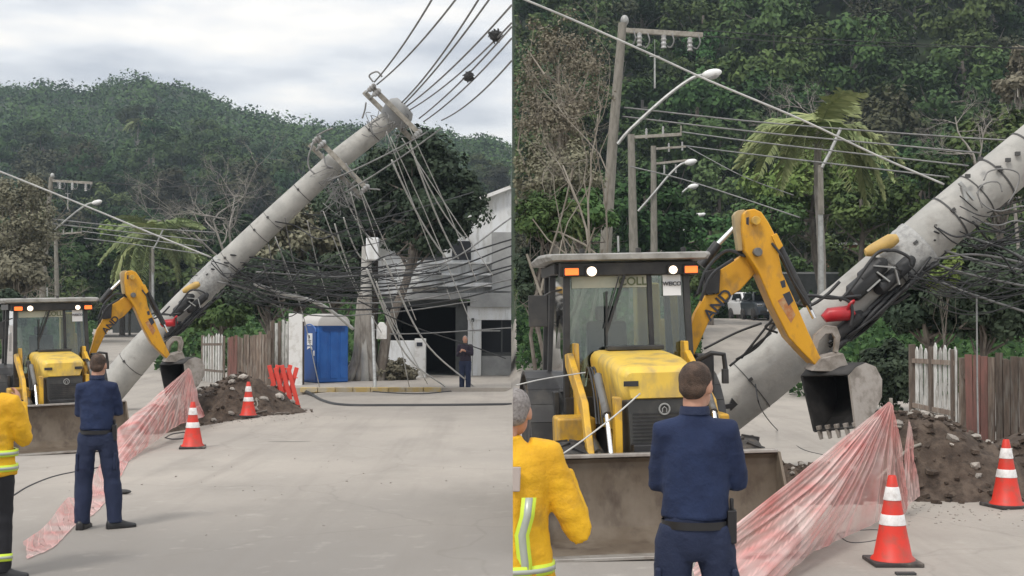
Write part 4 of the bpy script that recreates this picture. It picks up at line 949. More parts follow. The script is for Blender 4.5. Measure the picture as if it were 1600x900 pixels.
# right
tr_, atR, axR = leaning_pole("thick leaning grey concrete pole, larger one in the right-hand view", [(1085, 668, 17.5, .395), (1185, 592, 17.5, .385), (1330, 474, 17.5, .36), (1480, 343, 17.4, .335), (1655, 196, 17.3, .31)],
    [(.22, .006), (.66, .012), (.755, .012), (.815, .008), (.86, .012), (.93, .012)], None)
tl_, atL, axL = leaning_pole("thick leaning grey concrete pole, smaller one with crossarms in the left-hand view", [(160, 622, 34, .42), (225, 546, 34, .40), (300, 466, 34, .37), (420, 350, 34, .325), (530, 248, 34, .29), (628, 172, 34, .26)],
    [(.14, .008), (.455, .008), (.50, .006), (.575, .008), (.61, .006), (.695, .010), (.80, .006), (.905, .012)], None)
def dress_pole(t, V, at, ax, side, k, f0, f1):
    """black joint boxes, red sleeve, yellow sleeve and hanging bundles round the middle of the pole"""
    wrap = MB()
    c0, r0 = at(f0); c1, r1 = at(f1)
    pp = [c0.lerp(c1, i / 10) for i in range(11)]
    wrap.tube(pp, [r0 + .008 + .008 * (i % 2) for i in range(11)], 24); wrap.build("fibre_wrap", M['mesh_wrap'], t, angle=180)
    S = 1.0 if side == 'R' else 1.0
    d = 17.05
    mb = MB(); mb.tube([V(1352, 395, d), V(1362, 392, d), V(1392, 376, d), V(1402, 372, d)], [.05, .085, .095, .06], 12); mb.build("yellow_sleeve", M['yellow_sleeve'], t)
    mb = MB(); mb.tube([V(1287, 498, d - .1), V(1295, 492, d - .1), V(1325, 489, d - .1), V(1332, 484, d - .1)], [.06, .095, .10, .07], 14); mb.build("red_sleeve", M['red'], t)
    mb = MB(); mb.tube(spline([V(1330, 478, d - .15), V(1334, 470, d - .2), V(1326, 478, d - .2), V(1322, 500, d - .1)], 5), .02, 6); mb.build("red_handle", M['red'], t)
    for (a, b, c2, d2, r) in ((1328, 462, 1368, 428, .13), (1345, 440, 1380, 410, .12), (1300, 530, 1345, 490, .09), (1370, 455, 1425, 405, .10)):
        mb = MB(); mb.tube([V(a, b, d + .05), V(a + (c2 - a) * .1, b + (d2 - b) * .1, d), V(a + (c2 - a) * .9, b + (d2 - b) * .9, d), V(c2, d2, d + .05)], [r * .6, r, r, r * .6], 10); mb.build("cable_joint", M['cable'], t)
    mb = MB()
    for (a, b, c2, d2) in ((1365, 415, 1398, 418), (1398, 418, 1405, 445), (1370, 425, 1390, 440), (1355, 455, 1375, 437)): mb.bar(V(a, b, d - .12), V(c2, d2, d - .12), .04, .02)
    mb.build("metal_bracket", M['galv'], t)
    rnd = random.Random(7)
    # looping cables strapped along the lower side of the pole
    for j in range(13):
        off = rnd.uniform(2, 26); st = rnd.uniform(1290, 1330); en = rnd.uniform(1400, 1480)
        pts = []
        for i in range(6):
            u = i / 5; x = st + (en - st) * u; y = 575 - (x - 1270) * .875 - off * 0 + off
            pts.append(V(x, y + rnd.uniform(-5, 5) - 16 + 10 * math.sin(u * 3.1 + j), d + .05 + rnd.uniform(-.1, .25)))
        mb = MB(); mb.tube(spline(pts, 5), rnd.uniform(.016, .034), 6); mb.build("strapped_cable", M['cable'], t, angle=180)
    for (xs_, ys_) in (((1245, 1262, 1300, 1345), (478, 462, 466, 462)), ((1230, 1262, 1290, 1312), (470, 478, 462, 440)), ((1312, 1330, 1368, 1390), (470, 450, 398, 390)), ((1290, 1325, 1332, 1328), (462, 470, 490, 512)), ((1385, 1400, 1420, 1425), (392, 392, 402, 415))):
        mb = MB(); mb.tube(spline([V(a, b, d - .2) for a, b in zip(xs_, ys_)], 6), .022, 7); mb.build("strapped_cable", M['cable'], t, angle=180)
dress_pole(tr_, VR, atR, axR, 'R', 1, .60, .68)
dress_pole(tl_, lambda a, b, d: P(220 + (a - 1225) / 1.93, 512 + (b - 505) / 1.93, 33.2 + (d - 17.05) * 1.5), atL, axL, 'L', 1.95, .42, .49)
# loops of wire on the right-hand pole's upper part
for k, q in enumerate((((1537, 282), (1545, 268), (1570, 264), (1592, 272), (1588, 295), (1575, 318)), ((1535, 325), (1528, 300), (1540, 286), (1560, 285), (1566, 300)), ((1526, 300), (1535, 318), (1560, 330), (1600, 322), (1640, 335)), ((1525, 345), (1560, 352), (1590, 345), (1640, 360)))):
    mb = MB(); mb.tube(spline([P(a, b, 16.9) for a, b in q], 6), .010, 6); mb.build("wire_loop", M['cable_grey'], tr_, angle=180)
mb = MB()
for a, b, c2, d2 in ((1499, 285, 1522, 312), (1503, 292, 1510, 315)): mb.bar(P(a, b, 16.95), P(c2, d2, 16.95), .06, .04)
mb.build("metal_bracket", M['galv'], tr_)
for a, b in ((1512, 275), (1532, 248), (1575, 250), (1590, 240), (1560, 262)):
    mb = MB(); mb.box(P(a, b, 17.0), (.06, .05, .05)); mb.build("climbing_bolt", M['strap'], tr_)
mb = MB()
for q in (((1140, 572), (1170, 548), (1205, 520)), ((1150, 562), (1185, 540), (1215, 500)), ((1158, 560), (1190, 520), (1210, 495)), ((1100, 545), (1150, 520), (1190, 505)), ((1215, 520), (1196, 512), (1205, 505), (1222, 510))): mb.tube(spline([P(a, b, 16.9) for a, b in q], 5), .016, 6)
mb.build("strapped_cable", M['cable'], tr_, angle=180)
mb = MB(); mb.prism([P(1144, 622, 16.95), P(1153, 632, 16.95), P(1142, 642, 16.95), P(1139, 634, 16.95)], (0, .06, 0)); mb.bar(P(1100, 640, 16.9), P(1143, 634, 16.95), .07, .06); mb.build("clamp_plate", M['black'], tr_)
# crossarms on the left-hand pole: paired beams, insulators, stirrups
def crossarm_pair(p, q, dv, dd, w):
    for k in (0, 1):
        a = P(p[0] + dv[0] * k, p[1] + dv[1] * k, dd[k]); b = P(q[0] + dv[0] * k, q[1] + dv[1] * k, dd[k])
        mb = MB(); mb.bar(a, b, w, w * 1.2, up=(0, 1, 0)); mb.build("crossarm", M['wood_arm'], tl_, bevel=.01)
    for k in range(5):
        u = (.02, .12, .55, .8, .97)[k]
        x = p[0] + (q[0] - p[0]) * u; y = p[1] + (q[1] - p[1]) * u
        mb = MB(); mb.bar(P(x, y, dd[0]), P(x + dv[0], y + dv[1], dd[1]), .05, .05); mb.build("crossarm_spacer", M['galv'], tl_)
        if k in (0, 1, 4):
            c = P(x, y, dd[0] - .1); mb = MB(); mb.lathe([(.001, -.13), (.05, -.13), (.08, -.09), (.05, -.06), (.085, -.02), (.05, .02), (.08, .06), (.04, .11), (.001, .12)], 12, c, axL.to_track_quat('Z', 'Y').to_matrix()); mb.build("insulator", M['porcelain'], tl_)
crossarm_pair((580, 135), (656, 210), (-11, 9), (33.5, 34.4), .13)
crossarm_pair((494, 215), (574, 296), (-10, 11), (33.4, 34.5), .13)
mb = MB(); c = P(622, 176, 34); mb.lathe([(.001, -.3), (.34, -.3), (.40, -.1), (.40, .12), (.3, .26), (.001, .3)], 18, c, axL.to_track_quat('Z', 'Y').to_matrix()); mb.build("pole_cap", M['wall_grey'], tl_)
mb = MB()
for q in (((583, 128), (577, 118), (589, 112), (597, 120)), ((572, 160), (570, 172), (566, 185)), ((490, 222), (482, 245), (483, 262), (492, 272)), ((495, 212), (508, 205), (520, 200)), ((505, 240), (510, 258), (520, 262)), ((575, 295), (590, 296), (594, 297)), ((540, 255), (548, 268), (556, 280))): mb.tube(spline([P(a, b, 33.2) for a, b in q], 5), .022, 6)
mb.build("jumper_wire", M['cable_grey'], tl_, angle=180)
rnd = random.Random(3)
mb = MB()
for k in range(16):
    x, y = rnd.uniform(575, 625), rnd.uniform(180, 230); mb.tube(spline([P(x + rnd.uniform(-16, 16), y + rnd.uniform(-18, 18), 33.5 + rnd.uniform(-.3, .2)) for i in range(4)], 4), .010, 5)
for k in range(34):
    x, y = rnd.uniform(505, 560), rnd.uniform(270, 330); mb.tube(spline([P(x + rnd.uniform(-22, 22), y + rnd.uniform(-18, 18), 33.5 + rnd.uniform(-.3, .2)) for i in range(4)], 4), .009, 5)
o = mb.build("tangled_wire", M['cable_grey'], tl_, angle=180); o['kind'] = 'stuff'
rnd = random.Random(11)
def tangle(V, t, boxes, n, r, d):
    mb = MB()
    for k in range(n):
        x0, y0, x1, y1 = boxes[k % len(boxes)]
        ya = rnd.uniform(y0, y1); pts = []
        for i in range(5):
            u = i / 4; pts.append(V(x0 + (x1 - x0) * u, ya + rnd.uniform(-12, 12) + (rnd.uniform(10, 34)) * math.sin(math.pi * u), d + rnd.uniform(-.4, .6)))
        mb.tube(spline(pts, 5), rnd.choice((r, r * .7, r * 1.3)), 5)
    o = mb.build("tangled_cables", M['cable'], t, angle=180); o['kind'] = 'stuff'
tangle(VR, tr_, [(1420, 440, 1640, 440), (1460, 420, 1640, 400), (1500, 400, 1640, 350), (1440, 430, 1640, 490)], 20, .006, 16.9)
tangle(lambda a, b, d: P(a, b, d), tl_, [(300, 400, 620, 440), (340, 420, 690, 410), (330, 430, 560, 470), (470, 330, 640, 420), (360, 400, 700, 440), (520, 300, 620, 360)], 40, .010, 34)
tangle(VR, tr_, [(1420, 400, 1560, 430), (1460, 350, 1598, 380), (1400, 420, 1500, 410)], 14, .010, 17.0)
tangle(VR, tr_, [(1500, 310, 1640, 330), (1540, 380, 1640, 400), (1520, 340, 1640, 420)], 9, .012, 16.8)
tangle(lambda a, b, d: P(a, b, d), tl_, [(330, 400, 430, 420), (360, 420, 470, 440), (430, 330, 560, 420)], 15, .014, 33.4)
# ------------------------------------------------------------------ utility poles and street lamps (shared background of both views)
def lamp_arm(t, V, arm, head, d, r=.03, hs=1.0):
    mb = MB(); mb.tube(spline([V(a, b, d) for a, b in arm], 5), r, 8); mb.build("lamp_arm", M['galv'], t)
    c = V(*head, d); mb = MB(); R = Matrix.Rotation(math.radians(-12), 3, 'Y')
    mb.ell(c, (.30 * hs, .14 * hs, .13 * hs), 16, 10, R); h = mb.build("lamp_head", M['white'], t)
    mb = MB(); mb.ell(c + Vector((.03, 0, -.05 * hs)), (.2 * hs, .11 * hs, .12 * hs), 14, 8, R); mb.build("lamp_lens", M['porcelain'], h)
def insul(t, V, pts, d, R=.06):
    for a, b in pts:
        c = V(a, b, d); mb = MB(); mb.lathe([(.001, -.26), (R, -.26), (R * .7, -.2), (R, -.14), (R * .7, -.08), (R, -.02), (R * .7, .04), (R * .9, .1), (.001, .14)], 10, c); mb.build("insulator", M['porcelain'], t)
def utility_poles(V, view, g):
    S = 1.0
    # tall pole with lamp and top crossarm
    d = 37; b0 = V(946, 392, d); gr = Vector((b0.x - .05, b0.y, gz(b0.x, b0.y)))
    t = thing("utility_pole", "tallest grey utility pole with hanging insulators and a street lamp in the %s view" % view, "utility pole", gr, 0, g)
    mb = MB(); mb.tube([gr, b0, V(958, 210, d), V(973, 36, d)], [.19, .17, .145, .12], 12); mb.build("pole", M['pole_thin'], t)
    mb = MB(); mb.bar(V(966, 47, d), V(1098, 55, d), .12, .14); mb.build("crossarm", M['wood_arm'], t, bevel=.01)
    insul(t, V, ((999, 58), (1037, 61), (1078, 65)), d - .1, .085)
    mb = MB()
    for a, b in ((990, 56), (1012, 60), (1050, 60), (1091, 62)): mb.tube(spline([V(a, b - 8, d - .1), V(a + 3, b + 4, d - .15), V(a - 2, b + 14, d - .1), V(a - 8, b + 12, d - .1)], 4), .022, 5)
    mb.build("jumper_wire", M['cable_grey'], t, angle=180)
    mb = MB(); mb.ell(V(976, 32, d), (.12, .12, .16), 10, 8); mb.build("pole_cap", M['galv'], t)
    mb = MB(); mb.bar(V(1023, 88, d), V(1023, 138, d), .045, .045); mb.build("hanging_rod", M['galv'], t)
    mb = MB(); mb.bar(V(1015, 88, d), V(1031, 88, d), .03, .03); mb.tube([V(1023, 88, d), V(1023, 62, d)], .008, 5); mb.build("rod_hanger", M['galv'], t)
    lamp_arm(t, V, ((965, 225), (985, 202), (1040, 152), (1082, 122), (1105, 117)), (1112, 115), d - .2, .05, 1.0)
    # second pole
    d = 48; b0 = V(990, 390, d); gr = Vector((b0.x, b0.y, gz(b0.x, b0.y)))
    t = thing("utility_pole", "grey utility pole with a single crossarm, second from left in the %s view" % view, "utility pole", gr, 0, g)
    mb = MB(); mb.tube([gr, b0, V(986, 210, d)], [.2, .17, .13], 12); mb.build("pole", M['pole_thin'], t)
    mb = MB(); mb.bar(V(981, 215, d), V(1065, 210, d), .1, .12); mb.bar(V(1064, 212, d), V(1064, 196, d), .05, .05); mb.build("crossarm", M['wood_arm'], t, bevel=.01)
    insul(t, V, ((1010, 206), (1036, 203)), d, .05)
    # third pole
    d = 58; b0 = V(1022, 390, d); gr = Vector((b0.x, b0.y, gz(b0.x, b0.y)))
    t = thing("utility_pole", "grey utility pole with two short crossarms, third from left in the %s view" % view, "utility pole", gr, 0, g)
    mb = MB(); mb.tube([gr, b0, V(1021, 228, d)], [.2, .16, .12], 12); mb.build("pole", M['pole_thin'], t)
    mb = MB(); mb.bar(V(1018, 233, d), V(1072, 229, d), .09, .1); mb.bar(V(1022, 256, d), V(1078, 250, d), .09, .1); mb.build("crossarm", M['wood_arm'], t, bevel=.01)
    insul(t, V, ((1045, 228), (1066, 226), (1038, 262), (1056, 261)), d, .05)
    lamp_arm(t, V, ((997, 330), (1020, 304), (1045, 274), (1062, 258), (1072, 254)), (1079, 253), d - .2, .05, 1.0)
    # transformer pole
    d = 68; b0 = V(1036, 395, d); gr = Vector((b0.x, b0.y, gz(b0.x, b0.y)))
    t = thing("utility_pole", "short grey utility pole with a transformer box and lamp in the %s view" % view, "utility pole", gr, 0, g)
    mb = MB(); mb.tube([gr, b0, V(1036, 308, d)], [.2, .16, .13], 12); mb.build("pole", M['pole_thin'], t)
    mb = MB(); mb.box(V(1036, 316, d - .1), (.42, .4, .55)); mb.box(V(1036, 306, d - .1), (.5, .46, .06)); mb.build("transformer_box", M['galv'], t, bevel=.03)
    lamp_arm(t, V, ((1040, 330), (1052, 318), (1068, 299), (1076, 293)), (1083, 291), d - .2, .05, 1.0)
    d = 86; b0 = V(1046, 400, d); gr = Vector((b0.x, b0.y, gz(b0.x, b0.y)))
    t = thing("street_lamp", "small distant street lamp with two heads behind the utility poles in the %s view" % view, "street lamp", gr, 0, g)
    mb = MB(); mb.tube([gr, b0, V(1046, 368, d)], [.15, .12, .1], 10); mb.build("pole", M['pole_thin'], t)
    lamp_arm(t, V, ((1046, 375), (1062, 356), (1078, 341), (1086, 337)), (1091, 336), d, .04, 1.0)
    lamp_arm(t, V, ((1052, 378), (1075, 352), (1090, 340)), (1097, 335), d + .5, .04, .8)
    d = 40; b0 = V(1283, 445, d); gr = Vector((b0.x, b0.y, gz(b0.x, b0.y)))
    t = thing("lamp_post", "thin pale lamp post with a slanted bare arm beside the palm in the %s view" % view, "lamp post", gr, 0, g)
    mb = MB(); mb.tube([gr, b0, V(1282, 330, d)], [.09, .085, .08], 10); mb.build("pole", M['galv'], t)
    mb = MB(); mb.tube([V(1283, 335, d - .05), V(1282, 258, d - .05)], [.10, .08], 10); mb.build("wooden_top", M['pole_thin'], t)
    mb = MB(); mb.tube([V(1284, 262, d - .1), V(1296, 240, d - .1), V(1314, 200, d - .1)], .05, 8); mb.build("lamp_arm", M['galv'], t)
    d = 60; b0 = V(1212, 400, d); gr = Vector((b0.x, b0.y, gz(b0.x, b0.y)))
    t = thing("street_lamp", "small street lamp peeking out behind the yellow dipper arm in the %s view" % view, "street lamp", gr, 0, g)
    mb = MB(); mb.tube([gr, b0, V(1212, 388, d)], [.12, .1, .09], 10); mb.build("pole", M['pole_thin'], t)
    lamp_arm(t, V, ((1212, 392), (1222, 372), (1240, 345), (1246, 337)), (1246, 336), d - .1, .04, .55)
utility_poles(VR, "right-hand", "utility poles and street lamps of the right-hand view")
utility_poles(VL, "left-hand", "utility poles and street lamps of the left-hand view")

# ------------------------------------------------------------------ wires
def lab_wires(V, view, rows, group, r, dflt, m):
    for k, (lab, q) in enumerate(rows):
        wire("power_line", lab, "power line", spline([V(*p) for p in q], 8), r, m, group)
lab_wires(VR, "", [
    ("highest of the five faint grey lines crossing behind the right-hand pole's lamp", ((975, 168, 37), (1200, 192, 36), (1490, 214, 35), (1640, 222, 34))),
    ("second highest of the faint grey lines between utility poles and right-hand leaning pole", ((973, 182, 37), (1200, 208, 36), (1533, 239, 34))),
    ("third of the faint grey lines ending at the right-hand leaning pole", ((1065, 206, 48), (1200, 224, 40), (1513, 259, 34))),
    ("fourth of the faint grey lines ending at the right-hand leaning pole", ((1072, 228, 52), (1200, 244, 40), (1483, 277, 34))),
    ("lowest faint grey line sloping from the third utility pole to the digger arm, right-hand view", ((985, 260, 46), (1080, 284, 44), (1250, 340, 40))),
], "faint grey power lines of the right-hand view", .022, 37, M['cable_grey'])
lab_wires(VR, "", [
    ("upper thin dark wire from the top crossarm to the right border, right-hand view", ((1098, 47, 37), (1300, 62, 37), (1640, 78, 37))),
    ("lower thin dark wire from the top crossarm to the right border, right-hand view", ((1098, 56, 37), (1300, 70, 37), (1640, 75, 37))),
], "thin dark wires high on the right-hand hillside", .012, 37, M['cable'])
lab_wires(VR, "", [("sloping wire under the lamps from third pole towards the palm, right-hand view", ((1075, 230, 57), (1160, 275, 52), (1240, 305, 48)))], None, .02, 37, M['cable_grey'])
wire("guy_cable", "pale thick cable slanting from the top border to the leaning pole, right-hand view", "cable", spline([P(812, -4, 16), P(900, 33, 16.2), P(1020, 86, 16.5), P(1110, 127, 16.6), P(1250, 186, 16.8), P(1375, 245, 17), P(1475, 288, 17.1)], 8), .0145, M['cable_pale'])
wire("guy_cable", "pale thick cable slanting from the left border to the leaning pole, left-hand view", "cable", spline([P(-20, 260, 32), P(60, 292, 32.4), P(151, 329, 32.8), P(240, 366, 33.2), P(330, 402, 33.6)], 8), .022, M['cable_pale'])
lab_wires(VL, "", [
    ("highest of the faint grey lines crossing behind the left-hand row of poles", ((975, 168, 37), (1200, 192, 36), (1470, 210, 35))),
    ("second highest of the faint grey lines crossing behind the left-hand row of poles", ((973, 182, 37), (1200, 208, 36), (1450, 236, 34))),
    ("third of the faint grey lines crossing behind the left-hand palm", ((1065, 206, 48), (1200, 224, 40), (1430, 256, 34))),
    ("lowest of the faint grey lines crossing behind the left-hand palm", ((1072, 228, 52), (1200, 244, 40), (1420, 276, 34))),
], "faint grey power lines of the left-hand view", .028, 37, M['cable_grey'])
lab_wires(VL, "", [("thin dark wire from the top crossarm across the left-hand forest", ((1098, 50, 37), (1300, 66, 37), (1560, 60, 37)))], None, .02, 37, M['cable'])
ORD = ["first", "second", "third", "fourth", "fifth", "sixth", "seventh", "eighth", "ninth", "tenth", "eleventh", "twelfth", "thirteenth", "fourteenth", "fifteenth"]
SEAM = 799.3
sky = [((585, 128), (678, -6)), ((589, 132), (716, -6)), ((628, 160), (751, -6)), ((632, 162), (768, -6)), ((636, 166), (SEAM, 8)), ((640, 172), (SEAM, 36)), ((655, 185), (SEAM, 42)), ((662, 190), (SEAM, 60)), ((690, 188), (SEAM, 95))]
for k, (a, b) in enumerate(sky):
    wire("power_line", "%s from the left of grey lines fanning from the pole top into the sky" % ORD[k], "power line", sag_line(P(*a, 33.6), P(*b, 25), .10 + .02 * (k % 3), 12), .021 if k < 5 else .019, M['cable_grey'], "power lines fanning up from the left-hand leaning pole")
extra = [(((676, 183), (SEAM, 70))), (((655, 200), (690, 170)))]
for k, (c, r, lab) in enumerate(((P(774, 56, 26), .16, "dark round tangle of fibres caught high on the sky wires, upper one"), (P(732, 120, 28), .13, "dark round tangle of fibres caught on the sky wires, lower one"))):
    rr = random.Random(k); mb = MB()
    for i in range(46):
        u = Vector((rr.gauss(0, 1), rr.gauss(0, 1), rr.gauss(0, 1))).normalized()
        pts = [c + (u + Vector((rr.gauss(0, .7), rr.gauss(0, .7), rr.gauss(0, .7)))).normalized() * r * rr.uniform(.35, 1.05) for q in range(4)]
        mb.tube(spline(pts, 3), .012, 4)
    mb.ell(c, (r * .75, r * .75, r * .7), 10, 8)
    o = mb.build("wire_nest", M['scrap'], None, c, angle=180); tag(o, lab, "wire tangle", "dark tangles on the sky wires")
drop = [((612, 250), (702, 408)), ((640, 222), (716, 404)), ((648, 245), (727, 374)), ((528, 280), (582, 374)), ((523, 350), (573, 474)), ((537, 340), (572, 408)), ((600, 405), (663, 533), (740, 604)), ((588, 440), (630, 530)), ((573, 420), (633, 552), (702, 609)), ((420, 383), (447, 505)), ((412, 412), (438, 460)), ((438, 390), (466, 452)), ((445, 340), (470, 440)), ((545, 300), (600, 408))]
for k, q in enumerate(drop):
    q = list(q); dd = [33.3 + 5 * (i / (len(q) - 1)) for i in range(len(q))]
    dest = "the ground by the far person" if len(q) == 3 else ("the white building" if q[-1][0] > 690 else ("the white meter box" if q[-1][0] > 560 else "the fence tops"))
    wire("slack_wire", "%s slack pale wire from the left pole's crossarms towards %s" % (ORD[k], dest), "wire", sag_line(P(*q[0], dd[0]), P(*q[-1], dd[-1]), .25, 12) if len(q) == 2 else spline([P(*p, e) for p, e in zip(q, dd)], 8), .024 if k in (6, 8, 0, 1) else .019, M['cable_pale'] if k < 9 else M['cable_grey'], "slack wires hanging from the left-hand pole")
thin = [((604, 206), (650, 330), (705, 470)), ((610, 214), (668, 340), (742, 520)), ((628, 216), (690, 310), (770, 430)), ((566, 300), (610, 400), (650, 500)), ((560, 290), (600, 420), (640, 606)), ((548, 300), (590, 450), (668, 600)), ((505, 330), (545, 430), (596, 520)), ((480, 345), (498, 420), (520, 490)), ((430, 370), (470, 480), (500, 608)), ((640, 200), (700, 330), (745, 440))]
for k, q in enumerate(thin):
    wire("slack_wire", "%s of the thin pale strands falling from the left pole's crossarms" % ORD[k], "wire", spline([P(*p, 33.2 + 2.2 * i) for i, p in enumerate(q)], 8), .013, M['cable_pale'], "thin pale strands falling from the left-hand pole")
for k, (a, b) in enumerate((((512, 283), (668, 206)), ((540, 300), (690, 200)))):
    wire("slack_wire", ("upper" if k == 0 else "lower") + " wire running between the two crossarm ends of the left-hand pole", "wire", sag_line(P(*a, 33.1), P(*b, 33), .06, 10), .02, M['cable_grey'], "wires between the crossarm ends")
horiz = [((360, 398), (540, 418), (677, 408), (SEAM, 374)), ((350, 410), (520, 430), (680, 425), (SEAM, 384)), ((400, 425), (540, 432), (690, 412), (SEAM, 340)), ((330, 420), (500, 452), (660, 448), (SEAM, 415)), ((360, 430), (520, 462), (690, 452), (SEAM, 420)), ((340, 440), (480, 470), (640, 470), (SEAM, 436)), ((400, 470), (560, 484), (700, 470), (SEAM, 446)), ((420, 440), (560, 450), (700, 434), (SEAM, 400)), ((345, 432), (470, 490), (610, 488), (745, 470)), ((500, 330), (570, 345), (680, 318), (740, 300)), ((560, 470), (640, 508), (735, 540), (790, 560)), ((610, 522), (660, 521), (712, 518), (SEAM, 512))]
for k, q in enumerate(horiz):
    wire("sagging_cable", "%s from the top of sagging cables between leaning pole and white building" % ORD[k], "cable", spline([P(a, b, 33.6 + 5 * i / (len(q) - 1)) for i, (a, b) in enumerate(q)], 8), .024 if k < 8 else .017, M['cable'] if k % 3 != 2 else M['cable_grey'], "dark cables sagging towards the white building")
wire("conduit", "pale flexible conduit drooping above the blue toilet", "conduit", spline([P(398, 444, 34), P(440, 458, 35), P(475, 466, 36), P(512, 482, 37), P(552, 514, 37.5)], 8), .055, M['cable_pale'])
horR = [((1420, 395), (1500, 425), (1640, 455)), ((1440, 380), (1540, 410), (1640, 430)), ((1455, 405), (1530, 398), (1640, 420)), ((1470, 360), (1560, 385), (1640, 425)), ((1410, 400), (1480, 445), (1640, 500))]
for k, q in enumerate(horR):
    wire("sagging_cable", "%s from the left of loose grey cables drooping at the right border" % ORD[k], "cable", spline([P(a, b, 17.2) for a, b in q], 8), .016, M['cable_grey'], "loose cables drooping at the right border")
wire("slack_wire", "thin vertical wire hanging in front of the red board, right-hand view", "wire", [P(1526, 460, 17), P(1527, 600, 17), P(1530, 770, 15.2)], .012, M['cable_grey'])
wire("fallen_cable", "long black cable lying across the far edge of the street", "cable", spline([G(372, 597), G(420, 604), G(450, 606), G(480, 613), G(505, 627), G(540, 634), G(620, 634.5), G(720, 634), G(SEAM, 633)], 8), .055, M['cable'])
wire("fallen_cable", "thin black cable curving over the street by the left firefighter", "cable", spline([G(20, 775), G(45, 760), G(80, 746), G(115, 738), G(160, 730)], 8), .014, M['cable'])
wire("fallen_cable", "thin dark wire lying on the pavement near the far person", "cable", spline([G(560, 611), G(650, 616), G(720, 611), G(SEAM, 612)], 8), .03, M['cable'])
wire("fallen_cable", "loop of dark wire lying left of the near cone, left-hand view", "cable", spline([G(258, 684), G(270, 678), G(292, 676), G(290, 684), G(270, 686), G(258, 684)], 6), .011, M['cable'])
wire("fallen_cable", "loop of dark wire lying left of the near cone, right-hand view", "cable", spline([G(1308, 835), G(1330, 830), G(1375, 829), G(1372, 843), G(1330, 848), G(1308, 835)], 6), .007, M['cable'])
wire("fallen_cable", "thin dark wire trailing over the street below the leaning pole, right-hand view", "cable", spline([P(1180, 600, 17.0), P(1190, 640, 17.2), G(1215, 672), G(1250, 700), G(1290, 712)], 8), .009, M['cable'])
wire("slack_wire", "pale wire stretched over the digger's wheel towards the firefighter, right-hand view", "wire", spline([P(862, 720, 10.9), P(905, 692, 10.9), P(960, 650, 11.0), P(1000, 615, 11.4)], 6), .007, M['cable_pale'])
wire("slack_wire", "pale wires stretched over the digger's fender, right-hand view", "wire", spline([P(806, 602, 12.3), P(850, 592, 12.3), P(915, 582, 12.3)], 6), .006, M['cable_pale'])

# ------------------------------------------------------------------ cones, barrier, dirt heaps
def make_cone(label, loc, group):
    t = thing("traffic_cone", label, "traffic cone", loc, 0, group); L = dict(local=True)
    def rad(z): return .165 - (.165 - .035) * (z - .035) / .715
    mb = MB(); mb.box((0, 0, .018), (.42, .42, .036)); mb.build("base", M['cone_base'], t, bevel=.01, **L)
    zs = [.035, .05, .28, .40, .52, .62, .75]
    mb = MB(); mb.lathe([(.19, .036), (.185, .05), (rad(.055), .07)] + [(rad(z), z) for z in zs[2:]] + [(.03, .757), (.02, .72)], 28); mb.build("cone_body", M['cone'], t, angle=50, **L)
    for a, b in ((.335, .425), (.545, .66)):
        mb = MB(); mb.lathe([(rad(a) + .002, a), (rad(a) + .005, a + .003), (rad(b) + .005, b - .003), (rad(b) + .002, b)], 28); mb.build("reflective_band", M['cone_white'], t, **L)
    return t
CG = "orange and white traffic cones along the work site"
cn = make_cone("orange cone in front of the pink net, larger one in the right-hand view", G(1395, 880), CG)
for (px, py, rz, s, lab) in ((1573, 792, .3, 1.0, "orange cone by the dirt heap at the right border of the right-hand view"), (301, 700, .2, 1.0, "orange cone in front of the pink net in the left-hand view"), (388, 651, .5, 1.0, "small orange cone at the foot of the dirt heap in the left-hand view")):
    c = copy_tree(cn); c.location = G(px, py); c.rotation_euler = (0, 0, rz); c.scale = (s, s, s); c['label'] = lab
